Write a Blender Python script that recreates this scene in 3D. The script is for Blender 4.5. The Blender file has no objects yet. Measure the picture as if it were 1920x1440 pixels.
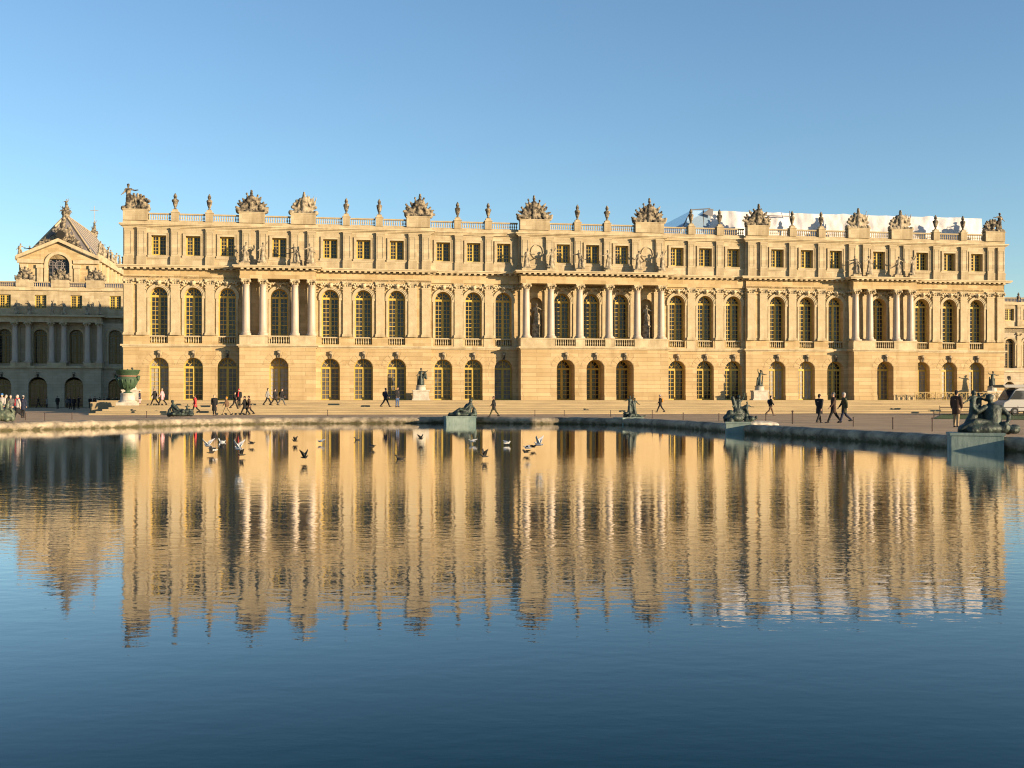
import bpy, math, random
from mathutils import Vector, Matrix, geometry
R = math.radians
random.seed(7)
SC = bpy.context.scene
COL = SC.collection

# ---------------------------------------------------------------- camera
F, HZ, EYE = 2100.0, 748.0, 1.8          # focal length and horizon row in photo pixels, eye height over the water
cam_d = bpy.data.cameras.new('camera'); cam = bpy.data.objects.new('camera', cam_d); COL.objects.link(cam)
cam_d.sensor_width = 36.0; cam_d.lens = 36.0 * F / 1920.0
cam_d.shift_y = (HZ - 720.0) / 1920.0
cam_d.clip_end = 6000; cam_d.clip_start = 0.1
cam.location = (0, 0, EYE); cam.rotation_euler = (R(90), 0, 0)
SC.camera = cam
# ---------------------------------------------------------------- light
SUN_EL, PHI = 8.5, 52.0
TH = math.atan(0.1645); CT, ST = math.cos(TH), math.sin(TH)
trav = Vector((math.cos(R(PHI)) * -ST - math.sin(R(PHI)) * CT, math.cos(R(PHI)) * CT - math.sin(R(PHI)) * ST, 0)).normalized()
sd = bpy.data.lights.new('sun', 'SUN'); sun = bpy.data.objects.new('sun', sd); COL.objects.link(sun)
sd.energy = 4.4; sd.angle = R(0.5); sd.color = (1.0, 0.77, 0.49)
dv = trav * math.cos(R(SUN_EL)) + Vector((0, 0, -math.sin(R(SUN_EL))))
sun.rotation_euler = dv.to_track_quat('-Z', 'Y').to_euler()
W = bpy.data.worlds.new('World'); SC.world = W; W.use_nodes = True
wn = W.node_tree; bg = wn.nodes['Background']
sky = wn.nodes.new('ShaderNodeTexSky'); sky.sky_type = 'NISHITA'; sky.sun_disc = False
sky.sun_elevation = R(SUN_EL); sky.sun_rotation = math.atan2(-trav.x, -trav.y)
sky.air_density = 1.0; sky.dust_density = 0.0; sky.ozone_density = 2.9; sky.altitude = 0
wn.links.new(sky.outputs[0], bg.inputs[0]); bg.inputs[1].default_value = 0.09
SC.view_settings.view_transform = 'Standard'; SC.view_settings.look = 'None'
SC.view_settings.exposure = 1.40; SC.view_settings.gamma = 1.0
SC.cycles.pixel_filter_type = 'BLACKMAN_HARRIS'; SC.cycles.filter_width = 1.15
SC.cycles.max_bounces = 8; SC.cycles.glossy_bounces = 4; SC.cycles.diffuse_bounces = 4

# ---------------------------------------------------------------- materials
def mat(name, col, rough=0.8, col2=None, scale=1.0, detail=6, lo=0.35, hi=0.65, bump=0.0, bscale=None, spec=0.3, metal=0.0, stretch=(1, 1, 1), extra=None, rand=0.0):
    m = bpy.data.materials.new(name); m.use_nodes = True; nt = m.node_tree; p = nt.nodes['Principled BSDF']
    p.inputs['Roughness'].default_value = rough; p.inputs['Specular IOR Level'].default_value = spec; p.inputs['Metallic'].default_value = metal
    p.inputs['Base Color'].default_value = (*col, 1)
    tc = nt.nodes.new('ShaderNodeTexCoord'); mp = nt.nodes.new('ShaderNodeMapping'); mp.inputs['Scale'].default_value = stretch
    nt.links.new(tc.outputs['Object'], mp.inputs[0])
    out = None
    if col2:
        n = nt.nodes.new('ShaderNodeTexNoise'); n.inputs['Scale'].default_value = scale; n.inputs['Detail'].default_value = detail; n.inputs['Roughness'].default_value = 0.62
        nt.links.new(mp.outputs[0], n.inputs['Vector'])
        r = nt.nodes.new('ShaderNodeMapRange'); r.inputs[1].default_value = lo; r.inputs[2].default_value = hi
        nt.links.new(n.outputs['Fac'], r.inputs[0])
        mx = nt.nodes.new('ShaderNodeMix'); mx.data_type = 'RGBA'; mx.inputs[6].default_value = (*col, 1); mx.inputs[7].default_value = (*col2, 1)
        nt.links.new(r.outputs[0], mx.inputs[0]); out = mx.outputs[2]
    if extra: out = extra(nt, mp, out, p)
    if rand:
        oi = nt.nodes.new('ShaderNodeObjectInfo'); hv = nt.nodes.new('ShaderNodeHueSaturation')
        mr = nt.nodes.new('ShaderNodeMapRange'); mr.inputs[3].default_value = 1 - rand; mr.inputs[4].default_value = 1 + rand
        nt.links.new(oi.outputs['Random'], mr.inputs[0]); nt.links.new(mr.outputs[0], hv.inputs['Value'])
        if out: nt.links.new(out, hv.inputs['Color'])
        else: hv.inputs['Color'].default_value = (*col, 1)
        out = hv.outputs[0]
    if out: nt.links.new(out, p.inputs['Base Color'])
    if bump:
        n2 = nt.nodes.new('ShaderNodeTexNoise'); n2.inputs['Scale'].default_value = bscale or scale * 4; n2.inputs['Detail'].default_value = 4
        nt.links.new(mp.outputs[0], n2.inputs['Vector'])
        b = nt.nodes.new('ShaderNodeBump'); b.inputs['Strength'].default_value = bump; b.inputs['Distance'].default_value = 0.05
        nt.links.new(n2.outputs['Fac'], b.inputs['Height'])
        prev = p.inputs['Normal'].links
        if prev: nt.links.new(prev[0].from_socket, b.inputs['Normal'])
        nt.links.new(b.outputs[0], p.inputs['Normal'])
    return m

def courses(width, height, mortar, dark, tint=0.12, bump=0.6, stain=0.35):
    """blocks of stone laid in courses, each of its own tone, with joints and weather stains"""
    def f(nt, mp, out, p):
        sp = nt.nodes.new('ShaderNodeSeparateXYZ'); cb = nt.nodes.new('ShaderNodeCombineXYZ'); tc = nt.nodes.new('ShaderNodeTexCoord')
        nt.links.new(tc.outputs['Object'], sp.inputs[0])
        ad = nt.nodes.new('ShaderNodeMath'); ad.operation = 'ADD'
        nt.links.new(sp.outputs[0], ad.inputs[0]); nt.links.new(sp.outputs[1], ad.inputs[1])
        nt.links.new(ad.outputs[0], cb.inputs[0]); nt.links.new(sp.outputs[2], cb.inputs[1])
        br = nt.nodes.new('ShaderNodeTexBrick'); nt.links.new(cb.outputs[0], br.inputs['Vector'])
        br.inputs['Scale'].default_value = 1.0; br.inputs['Brick Width'].default_value = width; br.inputs['Row Height'].default_value = height
        br.inputs['Mortar Size'].default_value = mortar; br.inputs['Mortar Smooth'].default_value = 0.3; br.inputs['Bias'].default_value = 0
        br.inputs['Color1'].default_value = (1 - tint, 1 - tint * 1.15, 1 - tint * 1.5, 1); br.inputs['Color2'].default_value = (1 + tint * .4, 1 + tint * .4, 1 + tint * .35, 1)
        br.inputs['Mortar'].default_value = (dark, dark * .96, dark * .9, 1)
        m = nt.nodes.new('ShaderNodeMix'); m.data_type = 'RGBA'; m.blend_type = 'MULTIPLY'; m.inputs[0].default_value = 1
        nt.links.new(out, m.inputs[6]); nt.links.new(br.outputs['Color'], m.inputs[7])
        # run-off stains: noise stretched downwards
        mp2 = nt.nodes.new('ShaderNodeMapping'); mp2.inputs['Scale'].default_value = (1.3, 1.3, 0.16); nt.links.new(tc.outputs['Object'], mp2.inputs[0])
        n = nt.nodes.new('ShaderNodeTexNoise'); n.inputs['Scale'].default_value = 0.9; n.inputs['Detail'].default_value = 7; nt.links.new(mp2.outputs[0], n.inputs['Vector'])
        r = nt.nodes.new('ShaderNodeMapRange'); r.inputs[1].default_value = 0.52; r.inputs[2].default_value = 0.78; r.inputs[4].default_value = stain
        nt.links.new(n.outputs['Fac'], r.inputs[0])
        m2 = nt.nodes.new('ShaderNodeMix'); m2.data_type = 'RGBA'; m2.blend_type = 'MULTIPLY'; m2.inputs[7].default_value = (.55, .5, .44, 1)
        nt.links.new(r.outputs[0], m2.inputs[0]); nt.links.new(m.outputs[2], m2.inputs[6])
        b = nt.nodes.new('ShaderNodeBump'); b.inputs['Strength'].default_value = bump; b.inputs['Distance'].default_value = 0.04
        iv = nt.nodes.new('ShaderNodeMath'); iv.operation = 'SUBTRACT'; iv.inputs[0].default_value = 1
        nt.links.new(br.outputs['Fac'], iv.inputs[1]); nt.links.new(iv.outputs[0], b.inputs['Height']); nt.links.new(b.outputs[0], p.inputs['Normal'])
        return m2.outputs[2]
    return f

M = {}
M['rustic'] = mat('limestone_ground_storey', (.45, .34, .195), .9, (.38, .275, .145), .35, bump=.15, bscale=9, extra=courses(3.4, .47, .024, .70, .17, .5, .5))
M['wall'] = mat('limestone_wall', (.45, .345, .20), .9, (.37, .27, .14), .3, bump=.15, bscale=9, extra=courses(1.4, .45, .014, .76, .20, .3, .55))
M['trim'] = mat('carved_limestone', (.49, .41, .27), .9, (.37, .295, .185), .9, bump=.25, bscale=7, extra=courses(1.9, 3.0, .01, .85, .10, .1, .75))
M['attic'] = mat('weathered_limestone', (.45, .375, .25), .9, (.33, .265, .17), .7, bump=.25, bscale=7, extra=courses(1.5, .5, .014, .78, .16, .3, .65))
M['column'] = mat('pinkish_marble', (.42, .345, .27), .5, (.35, .28, .215), 1.6, spec=.4, stretch=(1, 1, .4))
M['statue'] = mat('statue_stone', (.30, .245, .165), .9, (.035, .03, .025), 2.4, lo=.38, hi=.58, bump=.5, bscale=12)
M['statue_clean'] = mat('statue_pale_stone', (.34, .28, .195), .9, (.07, .06, .04), 2.4, lo=.42, hi=.66, bump=.4, bscale=12)
M['greystone'] = mat('grey_wing_stone', (.43, .365, .265), .9, (.35, .295, .21), .5, bump=.2, bscale=8, extra=courses(1.5, .48, .02, .7, .10, .4, .4))
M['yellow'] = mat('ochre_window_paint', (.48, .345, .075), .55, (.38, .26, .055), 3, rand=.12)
M['shaded_ochre'] = mat('ochre_paint_in_shade', (.20, .13, .04), .6)  # darkened copy of the window ochre: the wing's shade put into the colour
M['glass'] = mat('dark_window_glass', (.014, .016, .022), .08, (.09, .095, .11), .9, lo=.5, hi=.75, spec=.35, rand=.6)  # paler patches paint sky reflections into the glass colour
M['bluesh'] = mat('pale_curtain', (.36, .33, .28), .6, (.22, .21, .19), 1.2, rand=.3)
M['greyglass'] = mat('shaded_window_glass', (.12, .11, .10), .3, (.05, .05, .05), 1.0, rand=.3)  # grey tone of panes in shade, put into the glass colour
M['dark'] = mat('dark_interior', (.02, .018, .015), .9)
M['gravel'] = mat('gravel', (.44, .30, .175), .95, (.30, .205, .12), .35, detail=12, bump=.6, bscale=30)
M['step'] = mat('stone_steps', (.36, .275, .155), .95, (.25, .19, .11), .7, detail=10, bump=.5, bscale=20, stretch=(.3, 1, 1))
M['grass'] = mat('lawn_grass', (.06, .10, .025), .95, (.09, .11, .03), 1.5, detail=10, bump=.8, bscale=30)
M['marble'] = mat('white_marble', (.46, .42, .35), .7, (.33, .29, .23), 2, bump=.1, bscale=6)
M['tealstone'] = mat('green_stained_marble', (.22, .27, .235), .7, (.09, .14, .13), 1.4, bump=.2, bscale=9, stretch=(1, 1, .5))
M['bronze'] = mat('dark_bronze', (.025, .034, .03), .58, (.08, .115, .085), 4, lo=.5, hi=.8, spec=.5, metal=.35, bump=.4, bscale=14)
M['patina'] = mat('green_bronze_patina', (.028, .055, .028), .6, (.05, .085, .045), 2.5, bump=.2, bscale=8)
M['slate'] = mat('slate_roof', (.07, .085, .12), .6, (.10, .11, .14), 2)
M['lead'] = mat('lead_roof', (.20, .18, .17), .6, (.12, .11, .12), 1.2, stretch=(1, 1, .3))
M['gilt'] = mat('gilded_lead', (.42, .34, .22), .6, (.25, .2, .13), 3)
M['zinc'] = mat('zinc_roof', (.25, .26, .27), .6)
M['iron'] = mat('rusty_iron', (.05, .032, .025), .7)
M['steel'] = mat('scaffold_steel', (.12, .12, .13), .5)
M['gold'] = mat('gilded_railing', (.34, .24, .09), .6)
M['van'] = mat('white_paint', (.3, .29, .28), .3, spec=.5)
M['rubber'] = mat('black_rubber', (.02, .02, .02), .8)
M['skin'] = mat('skin', (.48, .28, .19), .6)
M['tarp'] = mat('white_tarpaulin', (.62, .59, .58), .75, (.50, .48, .49), .8, bump=.9, bscale=1.5)
def bt(nt, mp, out, p):
    p.inputs['Alpha'].default_value = .55; return None
M['bluetarp'] = mat('translucent_blue_sheeting', (.35, .50, .68), .35, spec=.5, extra=bt)
def kerbx(nt, mp, out, p):   # green slime at the waterline: a band with its own height
    tc = nt.nodes.new('ShaderNodeTexCoord'); sp = nt.nodes.new('ShaderNodeSeparateXYZ'); nt.links.new(tc.outputs['Object'], sp.inputs[0])
    n = nt.nodes.new('ShaderNodeTexNoise'); n.inputs['Scale'].default_value = 3; nt.links.new(tc.outputs['Object'], n.inputs['Vector'])
    a = nt.nodes.new('ShaderNodeMath'); a.operation = 'MULTIPLY_ADD'; a.inputs[1].default_value = .42
    nt.links.new(n.outputs['Fac'], a.inputs[0]); nt.links.new(sp.outputs[2], a.inputs[2])
    r = nt.nodes.new('ShaderNodeMapRange'); r.inputs[1].default_value = .24; r.inputs[2].default_value = .40; nt.links.new(a.outputs[0], r.inputs[0])
    m = nt.nodes.new('ShaderNodeMix'); m.data_type = 'RGBA'; m.inputs[6].default_value = (.055, .048, .02, 1)
    nt.links.new(r.outputs[0], m.inputs[0]); nt.links.new(out, m.inputs[7]); return m.outputs[2]
M['kerb'] = mat('worn_pool_kerb', (.34, .28, .20), .85, (.09, .075, .055), 1.1, detail=10, bump=1.0, bscale=5, extra=kerbx)
def solid(name, col, rough=.85):
    if name not in M: M[name] = mat(name, col, rough, tuple(c * .7 for c in col), 8)
    return M[name]

def water_mat():
    m = bpy.data.materials.new('pool_water'); m.use_nodes = True; nt = m.node_tree; p = nt.nodes['Principled BSDF']
    p.inputs['Base Color'].default_value = (.004, .022, .034, 1); p.inputs['Roughness'].default_value = .025; p.inputs['IOR'].default_value = 1.36
    tc = nt.nodes.new('ShaderNodeTexCoord')
    def noise(sx, sy, detail, rough=.5):
        mp = nt.nodes.new('ShaderNodeMapping'); mp.inputs['Scale'].default_value = (sx, sy, 1); nt.links.new(tc.outputs['Object'], mp.inputs[0])
        n = nt.nodes.new('ShaderNodeTexNoise'); n.inputs['Scale'].default_value = 1; n.inputs['Detail'].default_value = detail; n.inputs['Roughness'].default_value = rough
        nt.links.new(mp.outputs[0], n.inputs['Vector']); return n.outputs['Fac']
    def math_(op, a, b):
        n = nt.nodes.new('ShaderNodeMath'); n.operation = op
        for i, x in enumerate((a, b)):
            if isinstance(x, (int, float)): n.inputs[i].default_value = x
            else: nt.links.new(x, n.inputs[i])
        return n.outputs[0]
    fine = noise(3.4, 5.6, 3); mid = noise(.5, 1.7, 2); big = noise(.12, .35, 2); patch = noise(.035, .06, 2)
    sp = nt.nodes.new('ShaderNodeSeparateXYZ'); nt.links.new(tc.outputs['Object'], sp.inputs[0])
    # the breeze: the water is stillest under the far kerb and near the camera
    r1 = nt.nodes.new('ShaderNodeMapRange'); r1.interpolation_type = 'SMOOTHSTEP'; r1.inputs[1].default_value = 58; r1.inputs[2].default_value = 20; r1.inputs[3].default_value = .22; r1.inputs[4].default_value = 1.0; nt.links.new(sp.outputs[1], r1.inputs[0])
    rp = nt.nodes.new('ShaderNodeMapRange'); rp.inputs[1].default_value = .35; rp.inputs[2].default_value = .65; rp.inputs[3].default_value = .55; rp.inputs[4].default_value = 1.25; nt.links.new(patch, rp.inputs[0])
    r2 = nt.nodes.new('ShaderNodeMapRange'); r2.interpolation_type = 'SMOOTHSTEP'; r2.inputs[1].default_value = 7; r2.inputs[2].default_value = 15; r2.inputs[3].default_value = .45; r2.inputs[4].default_value = 1.0; nt.links.new(sp.outputs[1], r2.inputs[0])
    amp = math_('MULTIPLY', math_('MULTIPLY', r1.outputs[0], rp.outputs[0]), r2.outputs[0])
    h = math_('ADD', math_('ADD', math_('MULTIPLY', fine, .020), math_('MULTIPLY', mid, .018)), math_('MULTIPLY', big, .006))
    h = math_('MULTIPLY', h, amp)
    b = nt.nodes.new('ShaderNodeBump'); b.inputs['Strength'].default_value = 1; b.inputs['Distance'].default_value = WAVE
    nt.links.new(h, b.inputs['Height'])
    # dark body below a mirror skin whose strength follows the angle of view
    df = nt.nodes.new('ShaderNodeBsdfDiffuse'); df.inputs[0].default_value = (.003, .034, .054, 1)
    gl = nt.nodes.new('ShaderNodeBsdfGlossy'); gl.inputs['Roughness'].default_value = .02; gl.inputs['Color'].default_value = (1, 1, 1, 1)
    fr = nt.nodes.new('ShaderNodeFresnel'); fr.inputs[0].default_value = 1.33
    mr = nt.nodes.new('ShaderNodeMapRange'); mr.inputs[1].default_value = .12; mr.inputs[2].default_value = .66; mr.inputs[3].default_value = .01; mr.inputs[4].default_value = .95; nt.links.new(fr.outputs[0], mr.inputs[0])
    ms = nt.nodes.new('ShaderNodeMixShader'); nt.links.new(mr.outputs[0], ms.inputs[0]); nt.links.new(df.outputs[0], ms.inputs[1]); nt.links.new(gl.outputs[0], ms.inputs[2])
    for n_ in (gl, fr): nt.links.new(b.outputs[0], n_.inputs['Normal'])
    nt.links.new(ms.outputs[0], nt.nodes['Material Output'].inputs[0]); nt.nodes.remove(p)
    return m
WAVE = 0.19
M['water'] = water_mat()

# ---------------------------------------------------------------- mesh helpers
class MB:
    def __init__(s): s.v = []; s.f = []
    def add(s, vs, fs):
        o = len(s.v); s.v += [tuple(v) for v in vs]; s.f += [tuple(i + o for i in f) for f in fs]; return s
    def box(s, x0, x1, y0, y1, z0, z1):
        return s.add([(x0, y0, z0), (x1, y0, z0), (x1, y1, z0), (x0, y1, z0), (x0, y0, z1), (x1, y0, z1), (x1, y1, z1), (x0, y1, z1)],
                     [(3, 2, 1, 0), (4, 5, 6, 7), (0, 1, 5, 4), (1, 2, 6, 5), (2, 3, 7, 6), (3, 0, 4, 7)])
    def quad(s, a, b, c, d): return s.add([a, b, c, d], [(0, 1, 2, 3)])
    def lathe(s, prof, n=12, c=(0, 0, 0), ax=None):
        vs = []; fs = []
        for r, z in prof:
            for i in range(n):
                a = 2 * math.pi * i / n; vs.append((c[0] + r * math.cos(a), c[1] + r * math.sin(a), c[2] + z))
        for j in range(len(prof) - 1):
            for i in range(n):
                k = (i + 1) % n; fs.append((j * n + i, j * n + k, (j + 1) * n + k, (j + 1) * n + i))
        fs.append(tuple(range(n))[::-1]); fs.append(tuple((len(prof) - 1) * n + i for i in range(n)))
        return s.add(vs, fs)
    def tube(s, p0, p1, r0, r1=None, n=8, caps=True):
        r1 = r0 if r1 is None else r1
        p0 = Vector(p0); p1 = Vector(p1); d = (p1 - p0)
        if d.length < 1e-6: return s
        q = d.to_track_quat('Z', 'X'); L = d.length
        prof = [(r0 * .05, -r0 * .95), (r0 * .7, -r0 * .7), (r0, 0), (r1, L), (r1 * .7, L + r1 * .7), (r1 * .05, L + r1 * .95)] if caps else [(r0, 0), (r1, L)]
        t = MB(); t.lathe(prof, n)
        return s.add([p0 + q @ Vector(v) for v in t.v], t.f)
    def ball(s, c, r, n=10, rot=None):
        if isinstance(r, (int, float)): r = (r, r, r)
        t = MB(); m = max(4, n * 2 // 3)
        t.lathe([(math.sin(math.pi * (j + .02) / (m + .04)) , -math.cos(math.pi * (j + .02) / (m + .04))) for j in range(m + 1)], n)
        vs = [Vector((v[0] * r[0], v[1] * r[1], v[2] * r[2])) for v in t.v]
        if rot: vs = [rot @ v for v in vs]
        return s.add([v + Vector(c) for v in vs], t.f)
    def mesh(s, name, smooth=False):
        me = bpy.data.meshes.new(name); me.from_pydata(s.v, [], s.f); me.update()
        if smooth: me.shade_smooth()
        return me
    def build(s, name, m, parent=None, loc=None, smooth=False):
        me = s.mesh(name, smooth); me.materials.append(m)
        return link(name, me, parent, loc)
def link(name, me, parent=None, loc=None, rz=None):
    o = bpy.data.objects.new(name, me); COL.objects.link(o)
    if parent: o.parent = parent
    if loc is not None: o.location = loc
    if rz is not None: o.rotation_euler = (0, 0, rz)
    return o
def tag(o, label=None, cat=None, group=None, kind=None):
    if label: o['label'] = label
    if cat: o['category'] = cat
    if group: o['group'] = group
    if kind: o['kind'] = kind
    return o
def empty(name, loc, rz=0, label=None, cat=None, group=None):
    o = bpy.data.objects.new(name, None); COL.objects.link(o); o.location = loc; o.rotation_euler = (0, 0, rz); o.empty_display_size = .3
    return tag(o, label, cat, group)
TMP = bpy.data.collections.new('tmp')
def sculpt(mb, name, m, voxel, smooth=4, noise=0.0, nscale=.3):
    """fuse overlapping solids into one continuous carved surface"""
    me = mb.mesh('t'); o = bpy.data.objects.new('t', me); COL.objects.link(o)
    md = o.modifiers.new('r', 'REMESH'); md.mode = 'VOXEL'; md.voxel_size = voxel; md.use_smooth_shade = True
    if noise:
        tx = bpy.data.textures.new('n', 'CLOUDS'); tx.noise_scale = nscale
        dm = o.modifiers.new('d', 'DISPLACE'); dm.texture = tx; dm.strength = noise; dm.mid_level = .5
    if smooth:
        sm = o.modifiers.new('s', 'SMOOTH'); sm.factor = .5; sm.iterations = smooth
    dg = bpy.context.evaluated_depsgraph_get(); ev = o.evaluated_get(dg)
    out = bpy.data.meshes.new_from_object(ev); out.name = name; out.materials.clear(); out.materials.append(m); out.shade_smooth()
    bpy.data.objects.remove(o); bpy.data.meshes.remove(me)
    return out

# ---------------------------------------------------------------- where things stand
PL = Vector((-44.2, 127.3, 1.64)); LEN = 109.4; MID = LEN / 2
ORG = Vector((-44.2, 127.3, 0))
def toworld(u, v, z=0): return Vector((ORG.x + u * CT - (-v) * ST, ORG.y + u * ST + (-v) * CT, z))
def tolocal(X, Y):
    dx, dy = X - ORG.x, Y - ORG.y
    return dx * CT + dy * ST, -(-dx * ST + dy * CT)
def U(px, v):
    q = (px - 960) / F; k = ORG.y - ORG.x * ST / CT - v / CT
    Y = k / (1 - ST / CT * q); return tolocal(q * Y, Y)[0]
def Zat(py, px, v):      # height of a photo row on the plane v
    q = (px - 960) / F; k = ORG.y - ORG.x * ST / CT - v / CT
    Y = k / (1 - ST / CT * q); return EYE - (py - HZ) * Y / F
def P(px, py, z):        # point of a photo pixel on the level z
    Y = F * (EYE - z) / (py - HZ); return Vector(((px - 960) / F * Y, Y, z))
G0 = 0.35
RISE = (1.64 - G0) / 8; VR = [8.5, 11, 15.5, 18, 20.5, 23, 25.5, 28]
EL = [-1.2, -1.4, 2.4, 2.3, 2.2, 2.1, 2.0, 1.9]
def gz(X, Y):
    u, v = tolocal(X, Y)
    for k, vk in enumerate(VR):
        if EL[k] <= u <= LEN + 1.2 + k * .35 and v <= vk: return 1.64 - k * RISE
    return G0
def stand(px, py):       # where on the ground a pair of feet seen at (px, py) stands
    best = None
    for i in range(2600):
        Y = 30 + i * .06; X = (px - 960) / F * Y; z = gz(X, Y); e = abs(HZ + (EYE - z) * F / Y - py)
        if best is None or e < best[0] - 1e-6: best = (e, X, Y, z)
    return Vector(best[1:])

# ================================================================ the setting
def W2(px, py): p = P(px, py, 0); return (p.x, p.y)
# pool outline at the waterline, from the left corner clockwise along the far kerb to the right side and back behind the camera
POOL = [(-34, 1.2), (-33.5, 30), (-32, 48), (-30.2, 58), (-28.6, 63.5), (-26.6, 66.2), (-24.6, 70.5), (-21.8, 75.2), (-18.6, 79.2), (-16, 81.0),
        (-10, 82.2), (-3.0, 83.3), (-2.2, 82.6), (1.5, 80.2), (3.9, 80.5), (8.0, 76.6), (8.9, 74.2), (10.3, 67.7), (12.1, 57.6), (13.7, 51.0), (15.1, 45.6), (16.2, 39.6), (17.4, 37.6), (20, 36.2), (24, 34), (27, 24), (27, 1.2)]
w = MB(); tri = geometry.tessellate_polygon([[Vector((x, y, 0)) for x, y in POOL]])
me = bpy.data.meshes.new('water'); me.from_pydata([(x, y, 0) for x, y in POOL], [], [tuple(t) for t in tri]); me.update()
bm_flip = [p for p in me.polygons if p.normal.z < 0]
if len(bm_flip) > len(me.polygons) / 2: me.flip_normals()
me.materials.append(M['water']); tag(link('water', me), 'still dark water of the pool mirroring the palace', kind='structure')
def offset(poly, d):
    out = []; n = len(poly)
    for i in range(n):
        p0, p1, p2 = Vector(poly[i - 1]), Vector(poly[i]), Vector(poly[(i + 1) % n])
        a = (p1 - p0).normalized(); b = (p2 - p1).normalized()
        na = Vector((-a.y, a.x)); nb = Vector((-b.y, b.x)); m = (na + nb).normalized(); k = d / max(.5, m.dot(na))
        out.append((p1.x + m.x * k, p1.y + m.y * k))
    return out
OUTER = offset(POOL, 1.0)
big = [(-900, -60), (-900, 1500), (900, 1500), (900, -60)]
tri = geometry.tessellate_polygon([[Vector((x, y, 0)) for x, y in big], [Vector((x, y, 0)) for x, y in OUTER]])
me = bpy.data.meshes.new('ground'); me.from_pydata([(x, y, G0) for x, y in big + OUTER], [], [tuple(t) for t in tri]); me.update()
if me.polygons[0].normal.z < 0: me.flip_normals()
me.materials.append(M['gravel']); tag(link('ground', me), 'pinkish gravel round the pool', kind='structure')
# kerb: finely cut up so that its worn edge can wander
def resample(poly, step):
    out = []; n = len(poly)
    for i in range(n):
        a, b = Vector(poly[i]), Vector(poly[(i + 1) % n]); k = max(1, int((b - a).length / step))
        out += [tuple(a.lerp(b, j / k)) for j in range(k)]
    return out
from mathutils import noise as N
kb = MB(); pts = resample(POOL, .28)
pr = [(-.01, -.35), (0, -.05), (.02, .10), (-.05, .20), (-.05, .30), (.02, .40), (.14, .465), (.34, .485), (.60, .47), (.85, .42), (1.02, G0 + .03), (1.05, G0 - .1)]
rings = [offset(pts, d) for d, z in pr]; n = len(pts)
for i in range(n):
    for j, (d, z) in enumerate(pr):
        x, y = rings[j][i]
        rub = 1.0 if (-27.6 < x < -23.8 and y > 60) else 0.25       # a broken, rubbly stretch at the left corner
        q = Vector((x * 1.7, y * 1.7, z * 3)); w_ = N.noise(q) * .10 * rub + N.noise(q * 3.3) * .07 * rub
        if j in (0, len(pr) - 1): w_ = 0
        elif i % 5 == 0: w_ -= .035
        else: w_ += (random.Random(i // 5).random() - .5) * .05
        kb.v.append((x + w_ * .5, y + w_, z + w_ * .7))
L_ = len(pr)
for i in range(n):
    k = (i + 1) % n
    for j in range(L_ - 1): kb.f.append((i * L_ + j, k * L_ + j, k * L_ + j + 1, i * L_ + j + 1))
ko = kb.build('pool_kerb', M['kerb'], smooth=True); tag(ko, 'worn pale stone kerb running round the pool', kind='structure')

# the broad flight of steps before the palace
def inpal(mb, name, m, parent=None): return mb.build(name, m, parent)
st = MB()
for k in range(7, -1, -1):
    vk = VR[k]; e = 1.2 + k * .35; zt = 1.64 - k * RISE - 1.64
    zb = -1.66
    back = 0 if k == 0 else VR[k - 1] - .3
    st.box(EL[k], LEN + e, -vk, -(back if k else -2), zb - .01 * k, zt)
    if k:   # returns at both ends
        e0 = 1.2 + (k - 1) * .35 - .1
        st.box(LEN + e0, LEN + e, -(back), 1.0 + k * .1, zb - .02, zt + .001)
so = st.build('steps', M['step'], None, PL); so.rotation_euler = (0, 0, TH); tag(so, 'broad low stone steps rising to the palace', kind='structure')
# strip of lawn at the right with its low railing
lw = MB(); a = P(1752, 785.5, G0); b = P(2100, 789, G0); c = P(2100, 777, G0); d = P(1768, 777, G0)
lw.add([(p.x, p.y, G0 + .03) for p in (a, b, c, d)] + [(p.x, p.y, G0 - .05) for p in (a, b, c, d)], [(0, 1, 2, 3), (0, 4, 5, 1), (3, 7, 4, 0), (2, 6, 7, 3)])
tag(lw.build('lawn', M['grass']), 'narrow strip of dark green lawn', kind='structure')

# ================================================================ the palace
ROOT = empty('palace', PL, TH, 'long sunlit limestone palace with arched windows, standing across the pool', 'palace')
BAYS = [3.9, 7.7, 11.5, 17.4, 23.25, 27.1, 31.0, 36.55, 40.2, 43.85, 51.05, 54.7]
BAYS = BAYS + [LEN - b for b in BAYS[-2::-1]]
def plane(u, lvl):       # how far each storey stands forward at u
    u = min(u, LEN - u)
    if u < 13: return 0.0
    if u < 21.6: return {'g': 1.7, 'f': 0.0, 'e': 1.55, 'a': 0.0}[lvl]
    if u < 35.1: return 0.0
    if u < 45.6: return -.5
    return {'g': 1.6, 'f': -.5, 'e': 1.45, 'a': .1}[lvl]
CUT = [0, 13, 21.6, 35.1, 45.6]; CUT = CUT + [LEN - c for c in reversed(CUT)]
SEG = [(CUT[i], CUT[i + 1]) for i in range(9)]
NA = 14
def arcpts(uc, hw, hs): return [(uc - hw * math.cos(math.pi * i / NA), hs + hw * math.sin(math.pi * i / NA)) for i in range(NA + 1)]
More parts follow.
